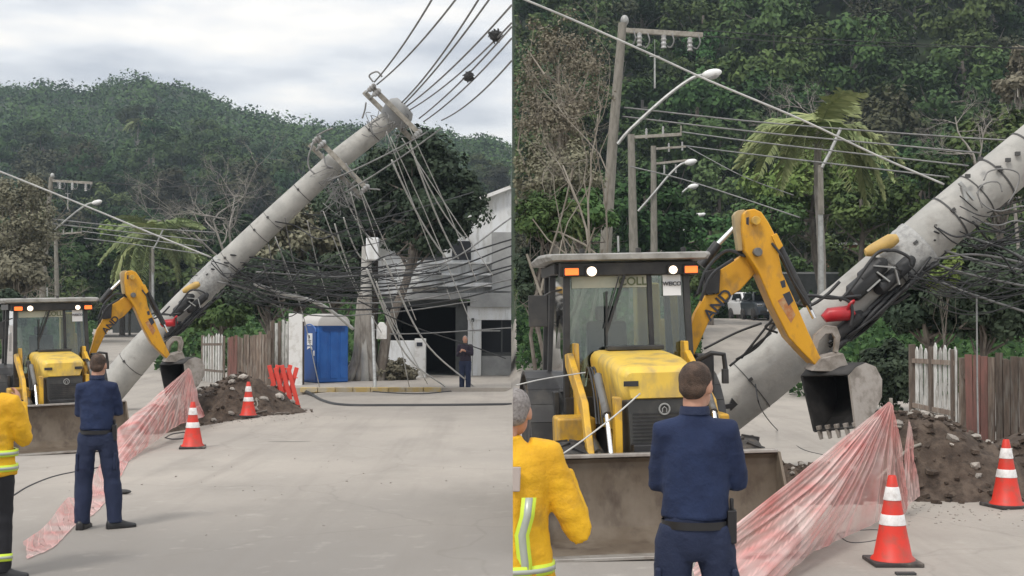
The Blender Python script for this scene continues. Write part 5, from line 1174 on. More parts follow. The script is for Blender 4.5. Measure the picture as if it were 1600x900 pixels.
# folding barrier of orange-red slats
b0 = G(442, 641)
t = thing("folding_barrier", "orange red folded expanding barrier standing beside the dirt heap", "barrier", b0, .15)
mb = MB()
for k in range(4):
    x = -.22 + .145 * k
    for kk, (dx, dy) in enumerate(((.03, 0), (-.03, .07))):
        mb = MB(); mb.bar((x - .13 * (1 if kk else -1) + dx, dy, .0), (x + .13 * (1 if kk else -1) + dx, dy, 1.05 - .06 * (k % 2)), .10, .03, up=(0, 1, 0)); mb.build("slat", M['barrier'], t, local=True, bevel=.008)
for z in (.35, .75):
    mb = MB(); mb.bar((-.34, .035, z), (.34, .035, z), .03, .02); mb.build("pivot_bar", M['barrier'], t, local=True)
mb = MB(); mb.bar((-.36, .02, .0), (-.42, .02, .55), .09, .03, up=(0, 1, 0)); mb.build("slat", M['barrier'], t, local=True, bevel=.008)
def heap(label, c, rx, ry, h, seed, yaw=0):
    c = Vector(c); n = 46; g = []
    for j in range(n + 1):
        row = []
        for i in range(n + 1):
            u, v = -1.15 + 2.3 * i / n, -1.15 + 2.3 * j / n
            x, y = u * rx, v * ry
            q = Vector((x * 1.1 + seed, y * 1.1, seed * 1.7))
            r = math.sqrt(u * u + v * v) + .22 * mnoise.noise(q * .9) + .06 * mnoise.noise(q * 3)
            z = h * (smooth((1.0 - r) / .85)) * (1 + .25 * mnoise.noise(q * 1.4)) + .10 * mnoise.noise(q * 4) * smooth((1.05 - r) * 3) + .05 * mnoise.noise(q * 9) * smooth((1.05 - r) * 3) - .04 + gz(c.x + x, c.y + y)
            row.append((c.x + x, c.y + y, c.z + z))
        g.append(row)
    mb = MB(); mb.grid(g); o = mb.build("dirt_heap", M['soil'], None, c, angle=180); tag(o, label, "dirt heap", "heaps of dug-up soil")
    # rubble: single stones that can be picked apart and a scatter of crumbs
    rn = random.Random(seed)
    def hz(x, y):
        i = (x - c.x) / rx; j = (y - c.y) / ry
        fi = min(max((i + 1.15) / 2.3 * n, 0), n); fj = min(max((j + 1.15) / 2.3 * n, 0), n)
        return g[int(round(fj))][int(round(fi))][2]
    return hz, rn
def rock_mesh(seed):
    bm = bmesh.new(); bmesh.ops.create_icosphere(bm, subdivisions=1, radius=1)
    for v in bm.verts: v.co *= 1 + .45 * mnoise.noise(v.co * 1.3 + Vector((seed * 7, 0, 0))); v.co.z *= .62; v.co.x *= 1.15
    me = bpy.data.meshes.new("stone"); bm.to_mesh(me); bm.free(); me.materials.append(M['stone']); return me
ROCK = [rock_mesh(k) for k in range(5)]
def stones(c, rx, ry, hz, rn, n, smin, smax, label, group, crumbs, lo=-1.0, hi=.6):
    c = Vector(c)
    for k in range(n):
        a = rn.uniform(0, 6.28); r = rn.uniform(.3, 1.05); x = c.x + rx * r * math.cos(a); y = c.y + ry * r * math.sin(a) * (1 if math.sin(a) < 0 else .4)
        s = rn.uniform(smin, smax); o = put("stone", rn.choice(ROCK), None, (x, y, max(hz(x, y), gz(x, y)) + s * .25), (rn.uniform(-.4, .4), rn.uniform(-.4, .4), rn.uniform(0, 6.28)), (s, s, s))
        tag(o, label, "stone", group)
    mb = MB()
    for k in range(crumbs):
        a = rn.uniform(0, 6.28); r = rn.uniform(.2, 1.25); x = c.x + rx * r * math.cos(a); y = c.y + ry * r * math.sin(a)
        s = rn.uniform(.012, .045); z = max(hz(x, y), gz(x, y)) + s * .4
        mb.box((x, y, z), (s * 2, s * 1.5, s), Euler((rn.uniform(-.5, .5), rn.uniform(-.5, .5), rn.uniform(0, 6))).to_matrix())
    o = mb.build("soil_crumbs", M['soil'], smooth_=False); tag(o, kind='stuff')
c = Vector((5.1, 16.05, 0)); hz, rn = heap("dark brown soil heap with rubble behind the pink net in the right-hand view", c, 2.05, 1.4, .90, 4)
stones(c, 1.7, 1.15, hz, rn, 46, .03, .085, "pale rubble stone lying on the dark soil heap in the right-hand view", "rubble stones on the right-hand soil heap", 500)
c2 = Vector((6.9, 17.2, 0)); hz2, rn2 = heap("low brown soil spread at the right border of the right-hand view", c2, 1.3, 1.1, .55, 9)
stones(c2, 1.2, 1.0, hz2, rn2, 14, .03, .07, "pale rubble stone on the low soil spread at the right border", "rubble stones on the low soil spread", 200)
c4 = Vector((3.55, 15.3, 0)); hz4, rn4 = heap("narrow soil heap between front bucket and pink net in the right-hand view", c4, .95, .8, .42, 13)
stones(c4, .9, .7, hz4, rn4, 10, .025, .05, "small pale stone on the narrow soil heap beside the bucket", "small stones on the narrow soil heap", 160)
c3 = Vector((-6.55, 29.3, 0)); hz3, rn3 = heap("dark brown soil heap with rubble behind the cones in the left-hand view", c3, 2.1, 1.6, .88, 6)
stones(c3, 1.6, 1.3, hz3, rn3, 36, .05, .11, "pale rubble stone lying on the dark soil heap in the left-hand view", "rubble stones on the left-hand soil heap", 260)
c5 = Vector((-7.6, 27.6, 0)); hz5, rn5 = heap("low soil heap between front bucket and pink net in the left-hand view", c5, .9, .8, .5, 15)
for k, (px, py, s) in enumerate(((1215, 897, .05), (1415, 897, .05), (1440, 860, .02), (1470, 885, .02))): pass
mb = MB(); mb.box(G(1415, 898) + Vector((0, 0, .01)), (.16, .07, .02)); o = mb.build("scrap_strip", M['scrap'], None, G(1415, 898)); tag(o, "dark flat strip lying on the street in front of the right-hand near cone", "scrap")
mb = MB(); mb.ell(G(190, 772) + Vector((0, 0, .03)), (.12, .05, .03)); o = mb.build("scrap_strip", M['scrap'], None, G(190, 772)); tag(o, "small dark scrap lying on the street right of the left policeman-like man's calf", "scrap"); o['label'] = "small dark scrap lying on the street right of the navy clad man's calf"
mb = MB(); mb.ell(G(452, 690) + Vector((0, 0, -.02)), (.62, .16, .026), 24, 8); o = mb.build("street_patch", mat('dark_patch', (.20, .185, .165), .9), None, G(452, 690)); tag(o, "low dark mound of old patching on the open street", "patch")

rn9 = random.Random(21)
for side, n, cx, cy, w, hz_ in (('right', 9, 5.2, 15.9, 1.5, hz), ('left', 6, -6.4, 29.0, 1.4, hz3)):
    for k in range(n):
        x = cx + rn9.uniform(-w, w); y = cy + rn9.uniform(-.8, .5); z = max(hz_(x, y), 0) + .03; a = rn9.uniform(0, 6.28); L_ = rn9.uniform(.3, .8)
        pts = [Vector((x + math.cos(a) * L_ * (u - .5) + rn9.gauss(0, .05), y + math.sin(a) * L_ * (u - .5) * .5, 0)) for u in (0, .33, .66, 1)]
        for p in pts: p.z = max(hz_(p.x, p.y), 0) + rn9.uniform(.0, .07)
        o = wire("root", "broken root lying on the %s soil heap" % side, "root", spline(pts, 4), rn9.uniform(.008, .02), M['bark'] if k % 2 else M['wood_arm'], "broken roots on the %s soil heap" % side)

rg = random.Random(5); mb = MB()
for k in range(620):
    sx, sy, rr_ = ((-6.3, 27.6, 2.6), (5.2, 14.4, 1.9), (-3.5, 17, 7))[0 if k < 280 else (1 if k < 540 else 2)]
    x = sx + rg.gauss(0, .5) * rr_; y = max(9, sy + rg.gauss(0, .32) * rr_); s = rg.uniform(.004, .012)
    mb.box((x, y, gz(x, y) + s * .3), (s * 2, s * 1.5, s), Euler((rg.uniform(-.5, .5), rg.uniform(-.5, .5), rg.uniform(0, 6))).to_matrix())
o = mb.build("road_grit", M['stone'], smooth_=False); tag(o, kind='stuff')
# ------------------------------------------------------------------ pink safety net
def net_mat():
    m, n, l, b, out = nt("pink_safety_net")
    b.inputs['Base Color'].default_value = (.80, .38, .38, 1); b.inputs['Roughness'].default_value = .6
    tc = n.new('ShaderNodeTexCoord'); ns = n.new('ShaderNodeTexNoise'); ns.inputs['Scale'].default_value = 2.2; ns.inputs['Detail'].default_value = 6; l.new(tc.outputs['Object'], ns.inputs['Vector'])
    x = n.new('ShaderNodeMix'); x.data_type = 'RGBA'; x.inputs[6].default_value = (.84, .36, .34, 1); x.inputs[7].default_value = (.88, .66, .63, 1)
    r = n.new('ShaderNodeMapRange'); r.inputs[1].default_value = .35; r.inputs[2].default_value = .62; l.new(ns.outputs['Fac'], r.inputs[0]); l.new(r.outputs[0], x.inputs[0]); l.new(x.outputs[2], b.inputs['Base Color'])
    at = n.new('ShaderNodeAttribute'); at.attribute_name = 'weave'
    tr = n.new('ShaderNodeBsdfTransparent'); tl = n.new('ShaderNodeBsdfTranslucent'); l.new(x.outputs[2], tl.inputs[0])
    m0 = n.new('ShaderNodeMixShader'); m0.inputs[0].default_value = .3; l.new(b.outputs[0], m0.inputs[1]); l.new(tl.outputs[0], m0.inputs[2])
    m1 = n.new('ShaderNodeMixShader'); l.new(at.outputs['Fac'], m1.inputs[0]); l.new(tr.outputs[0], m1.inputs[1]); l.new(m0.outputs[0], m1.inputs[2]); l.new(m1.outputs[0], out.inputs[0])
    return m
M['net'] = net_mat()
def net(label, sheets, origin):
    me = None; mb = MB(); W = []
    for top, bot, nu, nv, pleat, seed, k in sheets:
        T = spline(top, 12); B = spline(bot, 12)
        def samp(L, u): x = u * (len(L) - 1); i = min(int(x), len(L) - 2); return L[i].lerp(L[i + 1], x - i)
        g = []
        for j in range(nv + 1):
            row = []
            for i in range(nu + 1):
                u, v = i / nu, j / nv; p = samp(T, u).lerp(samp(B, u), v)
                ph = u * k + 1.1 * mnoise.noise(Vector((u * 5, v * 1.5, seed))) 
                f = math.sin(ph * 6.28) ; e = math.sin(math.pi * v) * .6 + .1 + .3 * v
                p = p + Vector((.25 * pleat * f, -pleat * (f + .7 * math.sin(ph * 15) + 1.1 * mnoise.noise(Vector((u * 14, v * 6, seed + 3)))), .4 * pleat * f)) * e - Vector((0, 0, .10 * math.sin(math.pi * v) * math.sin(math.pi * u)))
                p.z = max(p.z, gz(p.x, p.y) + .012)
                row.append(p); W.append(min(.92, .40 + .55 * max(0, math.sin(ph * 6.28 * 2.3 + 2)) ** 6 + .25 * max(0, f) ** 2 + .22 * abs(mnoise.noise(Vector((u * 17, v * 9, seed)))) + (.25 if (j in (0, nv)) else 0)))
            g.append(row)
        mb.grid(g)
    o = mb.build("safety_net", M['net'], None, origin, angle=180)
    at = o.data.attributes.new('weave', 'FLOAT', 'POINT'); at.data.foreach_set('value', W)
    tag(o, label, "safety net", "pink safety nets draped over the soil"); return o
R_ = lambda a, b, d: P(a, b, d)
net("pink mesh safety net draped from the soil heap, larger one in the right-hand view",
    [([R_(1388, 628, 13.6), R_(1391, 629, 13.6), R_(1396, 634, 13.55)],
      [R_(1090, 868, 10.1), R_(1085, 905, 10.05), G(1130, 955), G(1200, 925), G(1260, 872), G(1320, 842), G(1370, 818), R_(1402, 800, 13.5)], 150, 40, .045, 1.0, 9),
     ([R_(1390, 628, 13.6), R_(1396, 640, 13.5), R_(1408, 690, 13.5)], [G(1385, 806), G(1412, 805), R_(1418, 790, 13.6)], 40, 24, .03, 5.0, 5),
     ([R_(1420, 655, 14.0), R_(1424, 668, 13.9)], [R_(1405, 802, 13.6), R_(1437, 775, 14.1)], 24, 20, .03, 3.0, 3)], P(1400, 700, 13.6))
net("pink mesh safety net draped from the soil heap, smaller one in the left-hand view",
    [([P(294, 575, 27.4), P(296, 576, 27.4), P(299, 580, 27.35)],
      [P(168, 684, 20.8), G(160, 740), G(200, 722), G(236, 694), G(280, 664), P(318, 652, 27.2)], 130, 34, .06, 2.0, 8),
     ([P(294, 576, 27.3), P(300, 600, 27.2)], [P(296, 655, 27.0), P(320, 650, 27.2)], 30, 20, .04, 7.0, 4),
     ([G(186, 690) + Vector((0, 0, .25)), G(156, 744) + Vector((0, 0, .16)), G(124, 782) + Vector((0, 0, .06)), G(104, 793) + Vector((0, 0, .10)), G(72, 826) + Vector((0, 0, .04)), G(36, 858) + Vector((0, 0, .07))], [G(204, 716), G(178, 764), G(152, 800), G(118, 822), G(84, 856), G(44, 874)], 110, 14, .05, 8.0, 9)], P(300, 640, 27))
for lab, a, b in (("thin stake holding up the pink net in the right-hand view", P(1392, 622, 13.62), Vector((P(1392, 622, 13.62).x, P(1392, 622, 13.62).y, 0))), ("thin stake holding up the pink net in the left-hand view", P(295, 571, 27.45), Vector((P(295, 571, 27.45).x, P(295, 571, 27.45).y, 0)))):
    mb = MB(); mb.tube([b, a], .02, 6); o = mb.build("net_stake", M['wood_arm'], None, b); tag(o, lab, "stake", "stakes holding the pink nets")
# ------------------------------------------------------------------ fences, toilet, building
def board_fence(label, V0, V1, n, h0, h1, mats_, gap, group=None, name="board_fence", w=None, pointed=False, seed=1, miss=(), z0=None):
    A, B = Vector(V0), Vector(V1); rn = random.Random(seed)
    t = thing(name, label, "fence", A, 0, group)
    d = (B - A); L = d.length; d.normalize(); pw = L / n
    if w is None: w = pw * (1 - gap)
    for k in range(n):
        if k in miss: continue
        c = A + d * pw * (k + .5); h = h0 + (h1 - h0) * k / n + rn.uniform(-.06, .06); 
        mb = MB(); R = Matrix((d, Vector((-d.y, d.x, 0)), Vector((0, 0, 1)))).transposed()
        ww = w * rn.uniform(.9, 1.05)
        R = R @ Matrix.Rotation(rn.uniform(-.02, .02), 3, 'Y')
        if pointed: mb.prism([c + R @ Vector(q) for q in ((-ww / 2, 0, 0), (ww / 2, 0, 0), (ww / 2, 0, h - .08), (0, 0, h), (-ww / 2, 0, h - .08))], R @ Vector((0, .025, 0)))
        else: mb.box(c + Vector((0, rn.uniform(-.008, .008), h / 2)), (ww, .028, h), R)
        mb.build("plank" if not pointed else "picket", M[mats_(k)], t, smooth_=False, bevel=.004, bseg=1)
    mb = MB()
    for z in (.25, .8): mb.bar(A + Vector((0, .06, h0 * z)), B + Vector((0, .06, h1 * z)), .06, .08)
    mb.build("rail", M['plank'], t)
    for k in range(0, 3):
        mb = MB(); c = A.lerp(B, k / 2) + Vector((0, .12, 0)); mb.box(c + Vector((0, 0, h0 * .5)), (.1, .1, h0)); mb.build("post", M['plank'], t, bevel=.008)
    return t
g = lambda a, d, z=0: Vector((P(a, 500, d).x, P(a, 500, d).y, z))
board_fence("weathered board fence with one faded red board at the right border, right-hand view", g(1508, 19.6, .1), g(1640, 18.6, .1), 11, 1.42, 1.52, lambda k: 'plank_red' if k < 3 else 'plank', .06, seed=2)
board_fence("white picket fence between soil heap and dark tree, right-hand view", g(1428, 22.5, .25), g(1494, 20.8, .2), 9, 1.42, 1.5, lambda k: 'picket', .42, "white picket fences by the soil heaps", "picket_fence", pointed=True, seed=3)
board_fence("white picket fence between soil heap and dark tree, left-hand view", g(316, 42, 0.1), g(348, 40, 0.1), 8, 1.5, 1.55, lambda k: 'picket', .42, "white picket fences by the soil heaps", "picket_fence", pointed=True, seed=4)
board_fence("weathered board fence with one faded red end behind the left-hand soil heap", g(357, 39.5, 0), g(424, 38.8, 0), 14, 1.55, 1.75, lambda k: 'plank_red' if k < 3 else 'plank', .06, seed=5)
board_fence("whitewashed board fence between brown boards and blue toilet", g(424, 39.6, 0), g(472, 39.4, 0), 9, 2.05, 2.15, lambda k: 'picket' if k in (1, 3, 4, 6, 7, 8) else 'plank', .10, seed=6)
mb = MB(); a = g(462, 39.0); mb.box(a + Vector((0, 0, 1.15)), (.42, .05, 2.3)); o = mb.build("white_sheet_panel", M['white'], None, a, bevel=.01); tag(o, "upright white sheet panel leaning just left of the blue toilet", "panel")
# portable toilet
tl = G(508, 602.5)
t = thing("portable_toilet", "bright blue portable toilet with a pale domed roof", "portable toilet", tl, 0)
L = dict(local=True)
t.rotation_euler = (0, 0, math.radians(38))
W = .56; H = 1.98
mb = MB(); mb.box((0, 0, .06), (1.14, 1.14, .12)); mb.build("base", M['black'], t, bevel=.02, **L)
mb = MB(); mb.box((0, 0, .12 + (H - .12) / 2), (1.08, 1.08, H - .12)); body = mb.build("body", M['blue'], t, bevel=.04, **L)
mb = MB(); n = 14; rings = []
for y, s in ((-.58, .92), (-.56, 1.0), (.56, 1.0), (.58, .92)):
    ring = [Vector((.58 * s * math.cos(math.pi * i / n), y, H - .02 + .34 * s * math.sin(math.pi * i / n) ** .8)) for i in range(n + 1)]
    ring += [Vector((-.58 * s, y, H - .06)), Vector((.58 * s, y, H - .06))]
    rings.append(ring)
mb.loft(rings); rf = mb.build("roof", M['toilet_roof'], t, **L)
# door is on the -x side (turned to picture left), side wall on -y
n = 10
mb = MB(); poly = [(-.545, -.40, .2), (-.545, .40, .2), (-.545, .40, 1.72)] + [(-.545, .40 * math.cos(math.pi * i / n), 1.72 + .24 * math.sin(math.pi * i / n)) for i in range(1, n)] + [(-.545, -.40, 1.72)]
mb.prism(poly, (-.03, 0, 0)); dr = mb.build("door", M['blue_dark'], t, bevel=.01, **L)
mb = MB(); mb.prism([(-.576, -.20, 1.30), (-.576, .14, 1.30), (-.576, .14, 1.68), (-.576, -.20, 1.68)], (-.008, 0, 0)); mb.build("notice", M['paper'], dr, smooth_=False, **L)
mb = MB(); mb.prism([(-.585, -.06, 1.52), (-.585, .02, 1.52), (-.585, .03, 1.62), (-.585, -.03, 1.62)], (-.004, 0, 0)); mb.box((-.588, -.03, 1.45), (.004, .22, .02)); mb.box((-.588, -.03, 1.40), (.004, .2, .02)); mb.build("notice_print", M['ink'], dr, smooth_=False, **L)
mb = MB(); mb.prism([(-.576, -.20, 1.16), (-.576, -.03, 1.22), (-.576, .14, 1.16), (-.576, .11, 1.26), (-.576, -.17, 1.26)], (-.008, 0, 0)); mb.build("emblem", M['paper'], dr, smooth_=False, **L)
mb = MB(); mb.box((-.585, -.32, 1.05), (.03, .05, .16)); mb.build("handle", M['white'], dr, bevel=.008, **L)
mb = MB(); mb.tube([(-.56, .4 * math.cos(math.pi * i / n), 1.72 + .24 * math.sin(math.pi * i / n)) for i in range(n + 1)], .03, 7); mb.build("door_arch", M['blue'], t, **L)
mb = MB()
for x in (-.36, 0, .36): mb.box((x, -.548, 1.0), (.26, .018, 1.5))
mb.build("side_panel", M['blue'], t, bevel=.008, **L)
mb = MB()
for k in range(7): mb.box((0, -.552, 1.72 + .025 * k), (.8, .02, .012))
mb.build("vent_slat", M['blue_dark'], t, **L)
# kerb and pavement
pa, pb = G(470, 612), G(700, 612)
pav = MB(); pav.box2((g(400, 40.2).x, 37.6, -.1), (-.03, 47, .115)); o = pav.build("pavement", M['street'], None, (0, 0, 0)); tag(o, kind='structure')
kt = thing("kerb", "faded yellow kerb in front of the blue toilet and branch heap", "kerb", (g(480, 37.5).x, 37.5, 0))
x0 = g(470, 37.5).x; x1 = g(690, 37.5).x; nk = 8
for k in range(nk):
    a = x0 + (x1 - x0) * k / nk; mb = MB(); mb.box((a + (x1 - x0) / nk / 2, 37.5, .06), ((x1 - x0) / nk - .015, .2, .15)); mb.build("kerb_stone", M['kerb_yellow'], kt, bevel=.02)
# building at the right of the left-hand view
D = 45.8; X = lambda px, d=D: P(px, 500, d).x; Z = lambda py, d=D: CAM_H + (500 - py) / F * d
bt = thing("white_building", "white two storey building with an open dark garage, right side of the left-hand view", "building", (X(700), D, .115))
def part(name, m, boxes, bev=.01, parent=bt):
    mb = MB()
    for a, b in boxes: mb.box2(a, b)
    return mb.build(name, M[m], parent, bevel=bev)
E = -.03
GB = .115
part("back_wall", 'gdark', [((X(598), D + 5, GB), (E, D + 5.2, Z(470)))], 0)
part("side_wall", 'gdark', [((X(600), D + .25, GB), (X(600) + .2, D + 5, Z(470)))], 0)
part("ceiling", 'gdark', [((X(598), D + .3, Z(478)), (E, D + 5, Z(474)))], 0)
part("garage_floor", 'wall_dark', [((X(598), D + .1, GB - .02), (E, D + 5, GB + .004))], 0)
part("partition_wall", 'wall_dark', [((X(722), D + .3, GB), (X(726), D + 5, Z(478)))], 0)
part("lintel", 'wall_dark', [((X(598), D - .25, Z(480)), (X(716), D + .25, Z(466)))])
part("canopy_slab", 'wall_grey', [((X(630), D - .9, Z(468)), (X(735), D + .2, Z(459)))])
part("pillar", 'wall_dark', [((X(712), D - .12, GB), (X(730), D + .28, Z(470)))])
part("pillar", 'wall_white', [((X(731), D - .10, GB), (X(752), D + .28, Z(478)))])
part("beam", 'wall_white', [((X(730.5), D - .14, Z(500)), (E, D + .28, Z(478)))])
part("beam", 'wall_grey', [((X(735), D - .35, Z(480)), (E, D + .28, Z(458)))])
part("low_window_wall", 'wall_grey', [((X(752.5), D + .1, GB), (E, D + .3, Z(553)))])
wf = part("window", 'gdark', [((X(752.5), D + .9, Z(553)), (E, D + 1.0, Z(500)))], 0)
part("window_frame", 'wall_dark', [((X(783), D + .08, Z(553)), (X(785), D + .2, Z(500))), ((X(752.5), D + .08, Z(556)), (E, D + .22, Z(551)))], 0, wf)
part("window_rail", 'galv', [((X(735), D - .4, Z(517.5)), (X(782), D - .37, Z(516))), ((X(738), D - .4, GB), (X(739.5), D - .37, Z(500)))], 0)
# upper storey: white wall with a rising roofline, brick-red strip and grey tower block
mb = MB(); mb.prism([(X(588), D + .6, Z(462)), (E, D + .6, Z(462)), (E, D + .6, Z(291)), (X(745), D + .6, Z(312)), (X(742), D + .6, Z(330)), (X(640), D + .6, Z(360)), (X(588), D + .6, Z(372))], (0, 5, 0)); mb.build("upper_wall", M['wall_white'], bt, smooth_=False)
mb = MB(); mb.bar((X(744), D + .5, Z(311)), (E - .02, D + .5, Z(290.5)), .5, .12); mb.build("roof_edge", M['white'], bt)
part("tower_block", 'wall_grey', [((X(768), D + .15, Z(455)), (E, D + .59, Z(362)))])
part("ledge", 'wall_white', [((X(640), D - .1, Z(448)), (X(768), D + .59, Z(442))), ((X(650), D + .1, Z(430)), (X(768), D + .59, Z(427))), ((X(655), D + .2, Z(412)), (X(768), D + .59, Z(409)))])
part("awning", 'wood_arm', [((X(646), D - .5, Z(456)), (X(684), D + .2, Z(449)))])
part("upper_window", 'gdark', [((X(660), D + .55, Z(405)), (X(690), D + .62, Z(375))), ((X(705), D + .55, Z(405)), (X(735), D + .62, Z(375)))], 0)
part("small_wall_box", 'wall_dark', [((X(737), D - .25, Z(503)), (X(741), D - .1, Z(497)))])
wt = thing("low_wall", "low stained white front wall with an end pier beside the branch heap", "wall", (X(640, 44.5), 44.5, .115))
mb = MB(); mb.box2((X(598, 44.4), 44.4, .1), (X(648, 44.4), 44.6, Z(532, 44.4))); mb.build("wall_panel", M['wall_white'], wt, bevel=.015)
mb = MB(); mb.box2((X(648, 44.3) + .003, 44.25, .1), (X(665, 44.3), 44.65, Z(529, 44.3))); pr = mb.build("pier", M['white'], wt, bevel=.015)
mb = MB(); mb.box2((X(651, 44.2), 44.22, Z(541, 44.2)), (X(660, 44.2), 44.248, Z(535, 44.2))); mb.build("number_plate", M['ink'], pr)
gp = G(586, 606, .1)
pt = thing("meter_post", "thin grey post with a white meter box in front of the tree trunk", "post", gp)
mb = MB(); mb.tube([gp, P(582, 495, 40.5)], .05, 8); mb.build("post", M['galv'], pt)
c = P(596, 517, 40.4); mb = MB(); mb.prism([c + Vector((-.16, 0, -.26)), c + Vector((.16, 0, -.26)), c + Vector((.16, 0, .14)), c + Vector((.06, 0, .27)), c + Vector((-.06, 0, .27)), c + Vector((-.16, 0, .14))], (0, .16, 0)); mb.build("meter_box", M['white'], pt, bevel=.02)
mb = MB(); mb.bar(P(584, 515, 40.5), P(592, 515, 40.5), .04, .04); mb.build("bracket", M['galv'], pt)
# concrete stump pole wrapped in roots
ct = P(573, 385, 42); cb = Vector((ct.x - .05, ct.y, .1))
pt = thing("utility_pole", "stout pale concrete pole between blue toilet and white building", "utility pole", cb)
mb = MB(); mb.tube([cb, cb.lerp(ct, .5), ct], [.24, .2, .16], 14); mb.build("pole", M['pole'], pt)
mb = MB(); mb.box(ct + Vector((.22, -.15, -.1)), (.42, .4, .75)); mb.build("transformer_box", M['wall_white'], pt, bevel=.05)
rn = random.Random(4); mb = MB()
for k in range(9):
    x = rn.uniform(-.5, .4); mb.tube(spline([cb + Vector((x * 1.6, rn.uniform(-.3, .3), 0)), cb + Vector((x * .7, -.1, .8)), cb + Vector((x * .5, -.15, 1.9)), cb + Vector((x * .3, -.1, 2.9))], 5), [.10] * 15 + [.04], 7)
o = mb.build("aerial_roots", M['bark_pale'], None, cb, angle=180); tag(o, "pale aerial roots climbing the stout concrete pole", "roots")

# ------------------------------------------------------------------ far vehicles and the brick house
def brick_mat():
    m, n, l, b, out = nt("orange_brick"); tc = n.new('ShaderNodeTexCoord'); br = n.new('ShaderNodeTexBrick'); br.inputs['Scale'].default_value = 4
    br.inputs['Color1'].default_value = (.28, .10, .06, 1); br.inputs['Color2'].default_value = (.22, .085, .055, 1); br.inputs['Mortar'].default_value = (.25, .2, .17, 1)
    mp = n.new('ShaderNodeMapping'); mp.inputs['Rotation'].default_value = (math.pi / 2, 0, 0); l.new(tc.outputs['Object'], mp.inputs[0]); l.new(mp.outputs[0], br.inputs['Vector']); l.new(br.outputs[0], b.inputs['Base Color']); b.inputs['Roughness'].default_value = .9; return m
M['brickwall'] = brick_mat()
def car(label, loc, rz, paint, group):
    t = thing("parked_car", label, "car", loc, rz, group); L = dict(local=True)
    mb = MB(); loft_box(mb, [(-2.1, -.80, .80, .35, .80, .12), (-2.0, -.86, .86, .30, 1.0, .14), (-1.0, -.88, .88, .28, 1.10, .12), (1.9, -.88, .88, .28, 1.12, .12), (2.1, -.82, .82, .35, 1.05, .12)]); bd = mb.build("body", paint, t, **L)
    mb = MB(); loft_box(mb, [(-1.15, -.80, .80, 1.05, 1.12, .03), (-.45, -.70, .70, 1.05, 1.68, .12), (1.3, -.70, .70, 1.05, 1.72, .12), (2.0, -.78, .78, 1.05, 1.2, .04)]); cb_ = mb.build("cabin", paint, t, **L)
    mb = MB(); mb.prism([(-.68, -1.10, 1.15), (.68, -1.10, 1.15), (.60, -.52, 1.62), (-.60, -.52, 1.62)], (0, -.03, .02)); mb.build("windscreen", M['dglass_o'], cb_, smooth_=False, **L)
    for s in (-1, 1):
        mb = MB(); mb.prism([(s * .775, -.8, 1.2), (s * .80, 1.2, 1.2), (s * .725, 1.1, 1.6), (s * .715, -.4, 1.6)], (s * .02, 0, 0)); mb.build("side_window", M['dglass_o'], cb_, smooth_=False, **L)
    for s in (-1, 1):
        for y in (-1.35, 1.3):
            mb = MB(); mb.lathe([(.2, -.11), (.33, -.11), (.35, -.05), (.35, .05), (.33, .11), (.2, .11), (.001, .06), (.001, -.06)], 20, (s * .80, y, .35), Matrix.Rotation(math.pi / 2, 3, 'Y')); mb.build("wheel", M['rubber'], t, **L)
        mb = MB(); mb.box((s * .60, -2.05, .86), (.34, .1, .16)); mb.build("headlight", M['chrome'], bd, bevel=.03, **L)
        mb = MB(); mb.box((s * .98, -.75, 1.2), (.2, .08, .14)); mb.build("mirror", paint, t, bevel=.03, **L)
    mb = MB(); mb.box((0, -2.09, .80), (.7, .06, .16)); mb.box((0, -2.1, .48), (1.2, .06, .16)); mb.build("grille", M['black'], bd, bevel=.015, **L)
    mb = MB(); mb.box((0, -2.14, .56), (.4, .01, .12)); mb.build("number_plate", M['paper'], bd, **L)
    return t
M['dglass_o'] = mat('dark_car_glass', (.02, .025, .03), .08)
wp = mat('white_car_paint', (.72, .72, .72), .3); dk = mat('dark_car_paint', (.05, .06, .075), .3)
for V, view, zz in ((VR, "right-hand", None), (VL, "left-hand", None)):
    for (px, d, rz, pm, lab) in ((1171, 82, .12, wp, "small white car parked up the road in the %s view"), (1190, 78, .05, dk, "small dark car partly hidden behind the digger arm in the %s view")):
        q = V(px, 490, d); car(lab % view, (q.x, q.y, gz(q.x, q.y)), rz, pm, "parked cars up the road in the %s view" % view)
for V, view in ((VR, "right-hand"), (VL, "left-hand")):
    k = 1.0 if view == "right-hand" else 1.9
    a = V(1358, 420, 72); t = thing("brick_house", "small orange brick house behind the leaning pole in the %s view" % view, "house", (a.x, a.y, gz(a.x, a.y)))
    zt = V(1358, 383, 72).z; zb = gz(a.x, a.y) - .5; w = 1.65 * k
    mb = MB(); mb.box2((a.x - w, a.y, zb), (a.x + w, a.y + 4, zt)); mb.build("wall", M['brickwall'], t)
    mb = MB(); mb.box2((a.x - w - .3 * k, a.y - .4, zt), (a.x + w + .3 * k, a.y + 4.4, zt + .12 * k)); mb.build("roof", M['wall_grey'], t)
    mb = MB(); mb.box2((a.x - .9 * k, a.y - .03, zt - 1.3 * k), (a.x - .2 * k, a.y + .1, zt - .5 * k)); mb.build("window", M['gdark'], t)
    a = V(1275, 470, 66); t = thing("grey_wall", "long dark grey wall behind the thin lamp post in the %s view" % view, "wall", (a.x, a.y, gz(a.x, a.y)))
    mb = MB(); zt = V(1275, 428, 66).z; mb.box2((a.x - 2.0 * k, a.y, gz(a.x, a.y) - .5), (a.x + 2.2 * k, a.y + .25, zt)); mb.build("wall_panel", M['wall_dark'], t)
    mb = MB(); mb.box2((a.x - 2.05 * k, a.y - .04, zt + .002), (a.x + 2.25 * k, a.y + .29, zt + .1)); mb.build("coping", M['wall_grey'], t)

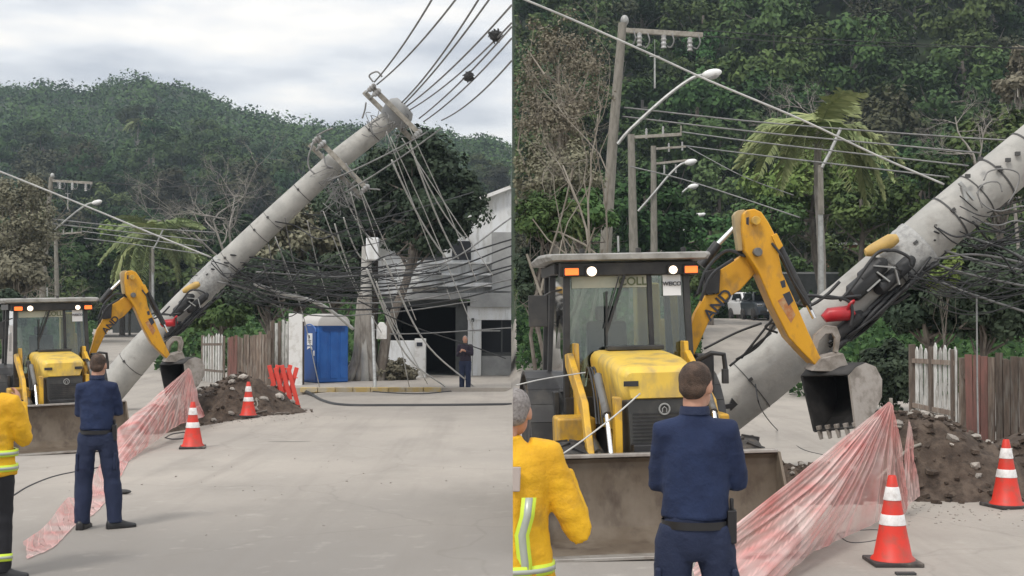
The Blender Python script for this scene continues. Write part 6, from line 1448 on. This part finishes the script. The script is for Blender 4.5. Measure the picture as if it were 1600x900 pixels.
# ------------------------------------------------------------------ people
def remesh(mb, name, m, parent, vox, wr=0.0, wf=9.0, seed=0, cut=None, sm=3):
    me = bpy.data.meshes.new(name); me.from_pydata(mb.v, [], mb.f); me.update()
    bm = bmesh.new(); bm.from_mesh(me); bmesh.ops.recalc_face_normals(bm, faces=bm.faces); bm.to_mesh(me); bm.free()
    o = bpy.data.objects.new(name, me); col.objects.link(o)
    r = o.modifiers.new('r', 'REMESH'); r.mode = 'VOXEL'; r.voxel_size = vox
    s = o.modifiers.new('s', 'SMOOTH'); s.iterations = sm; s.factor = .5
    dg = bpy.context.evaluated_depsgraph_get(); ev = bpy.data.meshes.new_from_object(o.evaluated_get(dg))
    bpy.data.objects.remove(o); bpy.data.meshes.remove(me)
    ev.name = name; ev.materials.clear(); ev.materials.append(m)
    if wr:
        for v in ev.vertices:
            c = v.co * wf + Vector((seed, 0, 0)); q = mnoise.noise(Vector((c.x, c.y, c.z * .55))) + .5 * mnoise.noise(Vector((c.x * 2.2, c.y * 2.2, c.z * 1.4)))
            ridge_ = 1 - abs(mnoise.noise(Vector((c.x * .8 + 5, c.y * .8, c.z * 1.3)))) * 2
            v.co += v.normal * wr * (q * .8 + .5 * ridge_)
    ev.shade_smooth()
    o = bpy.data.objects.new(name, ev); col.objects.link(o); o.parent = parent
    return o
def ering(c, rx, ry, n=18, tilt=(0, 0)):
    return [Vector((c[0] + rx * math.cos(2 * math.pi * k / n), c[1] + ry * math.sin(2 * math.pi * k / n), c[2] + tilt[0] * math.cos(2 * math.pi * k / n) + tilt[1] * math.sin(2 * math.pi * k / n))) for k in range(n)]
def hand(mb, w, dirv, palm, curl=.6, side=1):
    """palm and five fingers: w wrist, dirv forearm direction, palm = direction the palm faces"""
    d = Vector(dirv).normalized(); p = Vector(palm); p = (p - d * p.dot(d)).normalized(); s = d.cross(p) * side
    w = Vector(w)
    mb.loft([[w + d * t + s * (a * math.cos(q)) + p * (b * math.sin(q)) for q in [2 * math.pi * k / 10 for k in range(10)]] for t, a, b in ((-.02, .026, .022), (.02, .032, .02), (.06, .041, .018), (.09, .042, .016), (.1, .036, .012))])
    for k, ln in enumerate((.072, .082, .078, .06)):
        b = w + d * .09 + s * (.032 - .0215 * k); q = [b]
        dd = d
        for j, f in enumerate((.45, .32, .26)):
            a = curl * (j + .6) * .75; q.append(q[-1] + (d * math.cos(a) + p * math.sin(a)) * ln * f)
        mb.tube(q, [.0095, .009, .008, .0068], 8)
    b = w + d * .03 + s * .03; mb.tube([b, b + (d * .5 + s * .7 + p * .4).normalized() * .035, b + (d * .5 + s * .7 + p * .4).normalized() * .035 + (d * .9 + s * .2 + p * .5).normalized() * .03], [.013, .011, .009], 8)
def person(label, loc, rz, scale, pose, top, bottom, shoe, hair, group=None, build=1.0, stripes=None, extra=None):
    """faces +y; pose: joints of both arms and legs"""
    t = thing("person", label, "person", loc, rz, group); t.scale = (scale,) * 3
    J = pose; tw = J.get('turn', 0.0); hx = J.get('head', (0, .02, 0))
    hip = 0.92
    body = MB(); B = build
    torso = [(0, 0, .86, .15, .105), (0, 0, .95, .168, .118), (0, .0, 1.05, .148, .105), (0, .005, 1.18, .160, .112), (0, .0, 1.30, .178, .115), (0, -.005, 1.40, .180, .10), (0, -.01, 1.455, .125, .078), (0, -.005, 1.50, .060, .06)]
    body.loft([ering((x, y, z), rx * B * .9, ry * B * .88) for x, y, z, rx, ry in torso])
    body.tube([(0, -.012, 1.44), (0, .0, 1.53), (0, .012, 1.58)], [.063, .058, .058], 14)
    H = Vector((hx[0], hx[1], 1.635)); RH = Matrix.Rotation(J.get('yaw', 0), 3, 'Z') @ Matrix.Rotation(J.get('nod', 0), 3, 'X')
    body.ell(H + RH @ Vector((0, -.005, .025)), (.076, .096, .098), 18, 12, RH); body.ell(H + RH @ Vector((0, .028, -.045)), (.058, .066, .072), 16, 10, RH); body.ell(H + RH @ Vector((0, .05, -.088)), (.032, .03, .025), 10, 8, RH)
    body.tube([H + RH @ Vector((0, .088, .03)), H + RH @ Vector((0, .112, -.012)), H + RH @ Vector((0, .095, -.022))], [.008, .014, .010], 8)
    for s in (-1, 1):
        body.ell(H + RH @ Vector((s * .079, -.008, -.005)), (.009, .021, .034), 10, 8, RH)
        body.ell(H + RH @ Vector((s * .032, .083, .028)), (.016, .010, .009), 8, 6, RH)
    body.tube([H + RH @ Vector((-.024, .089, -.052)), H + RH @ Vector((0, .096, -.050)), H + RH @ Vector((.024, .089, -.052))], [.005, .008, .005], 6)
    jac = MB(); tro = MB(); sho = MB()
    for side, s in (('l', -1), ('r', 1)):
        sh, el, wr = (Vector(J[k + side]) for k in ('sh', 'el', 'wr'))
        body.tube([sh + Vector((-s * .03, 0, .0)), sh, sh.lerp(el, .5), el, el.lerp(wr, .3), wr], [.06, .056, .048, .040, .040, .027], 12)
        hand(body, wr, wr - el, J.get('palm' + side, (0, -1, 0)), J.get('curl', .7), s)
        cu = el.lerp(wr, .93)
        jac.tube([sh + Vector((-s * .07, 0, .0)), sh + Vector((s * .005, 0, 0)), sh.lerp(el, .3), sh.lerp(el, .75), el, el.lerp(wr, .25), el.lerp(wr, .7), cu], [.085 * B, .082 * B, .074 * B, .066 * B, .062 * B, .060 * B, .054 * B, .048 * B], 14)
        hp, kn, an = (Vector(J[k + side]) for k in ('hp', 'kn', 'an'))
        body.tube([hp + Vector((0, 0, .03)), hp, hp.lerp(kn, .5), kn, kn.lerp(an, .3), an], [.07, .075, .066, .052, .052, .036], 12)
        tro.tube([hp + Vector((-s * .01, 0, .06)), hp, hp.lerp(kn, .35), hp.lerp(kn, .7), kn, kn.lerp(an, .35), kn.lerp(an, .75), an + Vector((0, 0, -.035))], [.105 * B, .112 * B, .106 * B, .094, .084, .084, .078, .074], 16)
        f = Vector((math.sin(J.get('ft' + side, 0)), math.cos(J.get('ft' + side, 0)), 0))
        body.tube([an, an + Vector((0, 0, -.05)) + f * .02, an + f * .12 + Vector((0, 0, -.065)), an + f * .18 + Vector((0, 0, -.07))], [.036, .036, .028, .018], 10)
        x = Vector((f.y, -f.x, 0)); base = Vector((an.x, an.y, 0))
        rings = []
        for u, wd, hh in ((-.085, .02, .06), (-.075, .036, .09), (-.02, .042, .105), (.05, .042, .095), (.11, .048, .065), (.16, .046, .05), (.20, .034, .04), (.215, .014, .03)):
            rings.append([base + f * u + x * (wd * c) + Vector((0, 0, z)) for c, z in ((-1, .0), (-1.06, .02), (-.9, hh * .7), (-.4, hh), (.4, hh), (.9, hh * .7), (1.06, .02), (1, .0))])
        sm_ = MB(); sm_.loft(rings); sm_.build("shoe", shoe, t, local=True, angle=60)
    hem = J.get('hem', .98)
    hw = 1.14 if hem < .9 else 1.0
    jt = [(0, 0, hem, .185 * hw, .135 * hw), (0, 0, hem + .015, .192 * hw, .142 * hw), (0, 0, (hem + 1.06) / 2, .188 * (hw + 1) / 2, .138 * (hw + 1) / 2), (0, 0, 1.06, .182, .135), (0, .0, 1.14, .186, .136), (0, .005, 1.24, .192, .138), (0, .0, 1.33, .202, .135), (0, -.005, 1.41, .200, .112), (0, -.01, 1.46, .135, .085), (0, -.008, 1.495, .078, .074), (0, -.005, 1.525, .070, .070)]
    jac.loft([ering((x, y, z), rx * B, ry * B) for x, y, z, rx, ry in jt])
    tro.loft([ering((0, 0, z), rx * B, ry * B) for z, rx, ry in ((.80, .12, .10), (.85, .168, .125), (.92, .176, .132), (1.0, .168, .125), (1.055, .165, .122))])
    remesh(body, "body", M['skin'], t, .011 if scale > .95 else .014, sm=2)
    remesh(jac, "jacket", top, t, .013, J.get('wr_', .011), 8, J.get('seed', 1))
    remesh(tro, "trousers", bottom, t, .013, .010, 7, J.get('seed', 1) + 4)
    hb = MB(); hl = J.get('hairlen', 0.0)
    hb.ell(H + RH @ Vector((0, -.018, .038)), (.080, .091, .089), 18, 12, RH); hb.ell(H + RH @ Vector((0, -.048, -.008)), (.070, .058, .056 + hl), 16, 10, RH)
    ho = remesh(hb, "hair", hair, t, .01, .003, 40, 3, sm=2)
    for q in (stripes or []):
        sb = MB(); sb.loft(q[0], caps=False); sb.build(q[2] if len(q) > 2 else "reflective_band", q[1], t, local=True, angle=180)
    if extra: extra(t)
    return t
HP = dict(hpl=(-.095, 0, .90), hpr=(.095, 0, .90))
# arms folded, legs apart
def belt_kit(t):
    mb = MB(); mb.loft([ering((0, 0, z), .164, .125, 24) for z in (.955, .958, .99, .993)], caps=False); mb.build("belt", M['shoe'], t, local=True)
    mb = MB(); mb.box((.175, -.02, .965), (.045, .075, .16)); mb.tube([(.175, -.02, 1.04), (.175, -.02, 1.10)], .012, 6); mb.build("radio_pouch", M['shoe'], t, local=True, bevel=.012)
    mb = MB(); mb.box((-.178, -.02, .68), (.03, .13, .17)); mb.build("cargo_pocket", M['navy_dark'], t, local=True, bevel=.012); mb = MB(); mb.box((.186, -.02, .68), (.03, .13, .17)); mb.build("cargo_pocket", M['navy_dark'], t, local=True, bevel=.012)
    mb = MB(); mb.loft([ering((0, -.004, z), r, r, 20) for z, r in ((1.505, .076), (1.54, .070), (1.545, .066), (1.51, .069))], caps=False); mb.build("collar", M['navy_dark'], t, local=True)
folded = dict(HP, shl=(-.145, -.01, 1.415), ell=(-.172, .06, 1.16), wrl=(-.05, .21, 1.19), shr=(.145, -.01, 1.415), elr=(.205, .05, 1.17), wrr=(.07, .20, 1.22), knl=(-.125, .02, .50), knr=(.15, .02, .50), anl=(-.135, -.01, .09), anr=(.185, -.02, .09), ftl=.2, ftr=1.15, head=(.01, .015, 0), yaw=-.2, nod=-.06, palml=(0, -1, 0), palmr=(0, -1, 0), hem=1.0, seed=2)
gM = G(150, 826)
person("man in navy uniform with folded arms, standing full length in the left-hand view", gM, math.radians(10), 1.0, folded, M['navy'], M['navy_dark'], M['shoe'], M['hair'], "men in navy uniform watching with folded arms", .86, None, belt_kit)
f2 = dict(folded, yaw=-.45, seed=5, anr=(.15, -.02, .09), ftr=.6)
q = P(1087, 1100, 6.65)
person("man in navy uniform with folded arms, larger one in the right-hand view", (q.x, q.y, 0), math.radians(-6), 1.07, f2, M['navy'], M['navy_dark'], M['shoe'], M['hair'], "men in navy uniform watching with folded arms", .86, None, belt_kit)
# far person by the garage
far = dict(HP, shl=(-.185, 0, 1.41), ell=(-.24, .06, 1.17), wrl=(-.06, .20, 1.27), shr=(.185, 0, 1.41), elr=(.24, .02, 1.13), wrr=(.10, .20, 1.25), knl=(-.10, .02, .5), knr=(.10, .02, .5), anl=(-.10, 0, .09), anr=(.12, 0, .09), ftl=-.3, ftr=.4, nod=-.15, hem=.96, palml=(1, 0, 0), palmr=(-1, 0, 0), seed=8)
q = G(727, 611)
person("distant person in dark uniform holding a phone at the chest before the garage", (q.x, q.y, .0), math.radians(165), .93, far, M['uniform_dark'], M['navy_dark'], M['shoe'], M['hair_grey'])
# firefighters
def band(c, axis, r1, r2, w, m, sq=1.0):
    c = Vector(c); a = Vector(axis).normalized(); u = a.orthogonal().normalized(); v = a.cross(u)
    def rg(t, r): return [c + a * t + u * (r * math.cos(2 * math.pi * k / 22)) + v * (r * math.sin(2 * math.pi * k / 22)) for k in range(22)]
    return ([rg(-w, r1 - .012), rg(-w, r1), rg(w, r2), rg(w, r2 - .012)], m)
def waist(z, w, m, g=.0, k=1.0): return ([ering((0, 0, zz), (.206 + q + g) * k, (.150 + q + g) * k, 26) for zz, q in ((z - w, -.01), (z - w, .008), (z + w, .008), (z + w, -.01))], m)
ffl = dict(HP, shl=(-.19, 0, 1.42), ell=(-.27, .1, 1.17), wrl=(-.1, .3, 1.3), shr=(.20, 0, 1.42), elr=(.275, .08, 1.13), wrr=(.12, .27, 1.42), knl=(-.11, .02, .5), knr=(.12, .02, .5), anl=(-.12, 0, .09), anr=(.14, -.02, .09), ftl=-.1, ftr=1.2, hem=.84, yaw=.2, palml=(1, 0, 0), palmr=(-1, 0, 0), seed=11, wr_=.014)
q = G(-22, 903)
st = []
K = 1.12
for z in (.90, 1.02): st += [waist(z, .026, M['lime'], .012, K), waist(z, .011, M['silver_tape'], .016, K)]
for s, kn, an in ((-1, (-.11, .02, .5), (-.12, 0, .09)), (1, (.12, .02, .5), (.14, -.02, .09))):
    kn, an = Vector(kn), Vector(an); c = kn.lerp(an, .80); st += [band(c, an - kn, .088, .087, .03, M['lime']), band(c, an - kn, .091, .090, .011, M['silver_tape'])]
mb = None
def ff_extra(t):
    for x0 in (.08, -.08):
        for w, m, e in ((.028, 'lime', .006), (.011, 'silver_tape', .010)):
            b = MB(); rows = []
            for z, y in ((1.06, -.163), (1.15, -.166), (1.24, -.168), (1.33, -.165), (1.40, -.145), (1.445, -.115)):
                rows.append([Vector((x0 - w, y - e, z)), Vector((x0 + w, y - e, z))])
            b.grid(rows); o = b.build("reflective_band", M[m], t, local=True, angle=180); sdm = o.modifiers.new('s', 'SOLIDIFY'); sdm.thickness = .004
person("firefighter in yellow jacket with lime stripes at the left border of the left-hand view", q, math.radians(-8), 1.0, ffl, M['fire_yellow'], M['fire_black'], M['shoe'], M['hair_grey'], "firefighters in yellow jackets", K, st, ff_extra)
ffr = dict(ffl, shl=(-.19, 0, 1.42), shr=(.20, 0, 1.42), elr=(.37, -.02, 1.05), wrr=(.30, .13, 1.35), seed=14, wr_=.010, yaw=-.3, head=(.055, .03, 0), anl=(-.1, 0, .09), hem=.78)
q = P(789, 900, 6.35)
st = [waist(.88, .026, M['lime'], .004, 1.15), waist(.88, .011, M['silver_tape'], .008, 1.15)]
def ffr_extra(t):
    for w, m, e in ((.036, 'lime', .006), (.018, 'silver_tape', .010)):
        b = MB(); rows = []
        for z, y, x in ((.80, -.155, .075), (.92, -.165, .080), (1.0, -.168, .07), (1.06, -.170, .065), (1.15, -.172, .09), (1.24, -.168, .10)):
            rows.append([Vector((x - w, y - e, z)), Vector((x + w, y - e, z))])
        b.grid(rows); o = b.build("reflective_band", M[m], t, local=True, angle=180); sdm = o.modifiers.new('s', 'SOLIDIFY'); sdm.thickness = .004
    b = MB(); b.prism([(-.16, -.158, 1.27), (.055, -.172, 1.27), (.06, -.168, 1.39), (-.16, -.150, 1.39)], (0, -.012, 0)); b.build("back_panel", mat('grey_back_panel', (.42, .36, .33), .7), t, local=True, bevel=.006)
pr = person("firefighter in yellow jacket with bent elbow at the left border of the right-hand view", (q.x, q.y, 0), math.radians(6), 1.0, ffr, M['fire_yellow'], M['fire_black'], M['shoe'], M['hair_grey'], "firefighters in yellow jackets", 1.18, st, ffr_extra)
# the right-hand view begins at x = 0: this figure is cut there
def cut_tree(o, x=0.004):
    bpy.context.view_layer.update()
    for ob in [o] + list(o.children_recursive):
        if ob.type != 'MESH': continue
        if ob.modifiers:
            dg = bpy.context.evaluated_depsgraph_get(); me = bpy.data.meshes.new_from_object(ob.evaluated_get(dg)); ob.modifiers.clear(); ob.data = me
        inv = ob.matrix_world.inverted(); co = inv @ Vector((x, 0, 0)); no = (inv.to_3x3() @ Vector((1, 0, 0))).normalized()
        no = (ob.matrix_world.to_3x3().transposed() @ Vector((1, 0, 0))).normalized()
        bm = bmesh.new(); bm.from_mesh(ob.data)
        r = bmesh.ops.bisect_plane(bm, geom=bm.verts[:] + bm.edges[:] + bm.faces[:], plane_co=co, plane_no=no, clear_inner=True)
        ed = [e for e in bm.edges if e.is_boundary]
        if ob.name.split('.')[0] in ('body', 'jacket', 'trousers', 'hair') and ed:
            try: bmesh.ops.holes_fill(bm, edges=ed, sides=0)
            except Exception: pass
        bm.to_mesh(ob.data); bm.free()
        if len(ob.data.polygons) == 0: bpy.data.objects.remove(ob)
cut_tree(pr)
# ------------------------------------------------------------------ the air: one closed box of pale haze
HAZE = 0.0004
mb = MB(); mb.box2((-520, -60, -4), (520, 660, 135))
o = mb.build("haze", [], None, None, smooth_=False); tag(o, kind='stuff')
hm = bpy.data.materials.new("haze_air"); hm.use_nodes = True
hn = hm.node_tree.nodes; hn.clear(); ho_ = hn.new('ShaderNodeOutputMaterial'); pv = hn.new('ShaderNodeVolumePrincipled')
pv.inputs['Color'].default_value = (.72, .86, 1.0, 1); pv.inputs['Density'].default_value = HAZE; pv.inputs['Anisotropy'].default_value = .2
hm.node_tree.links.new(pv.outputs[0], ho_.inputs['Volume']); o.data.materials.append(hm)
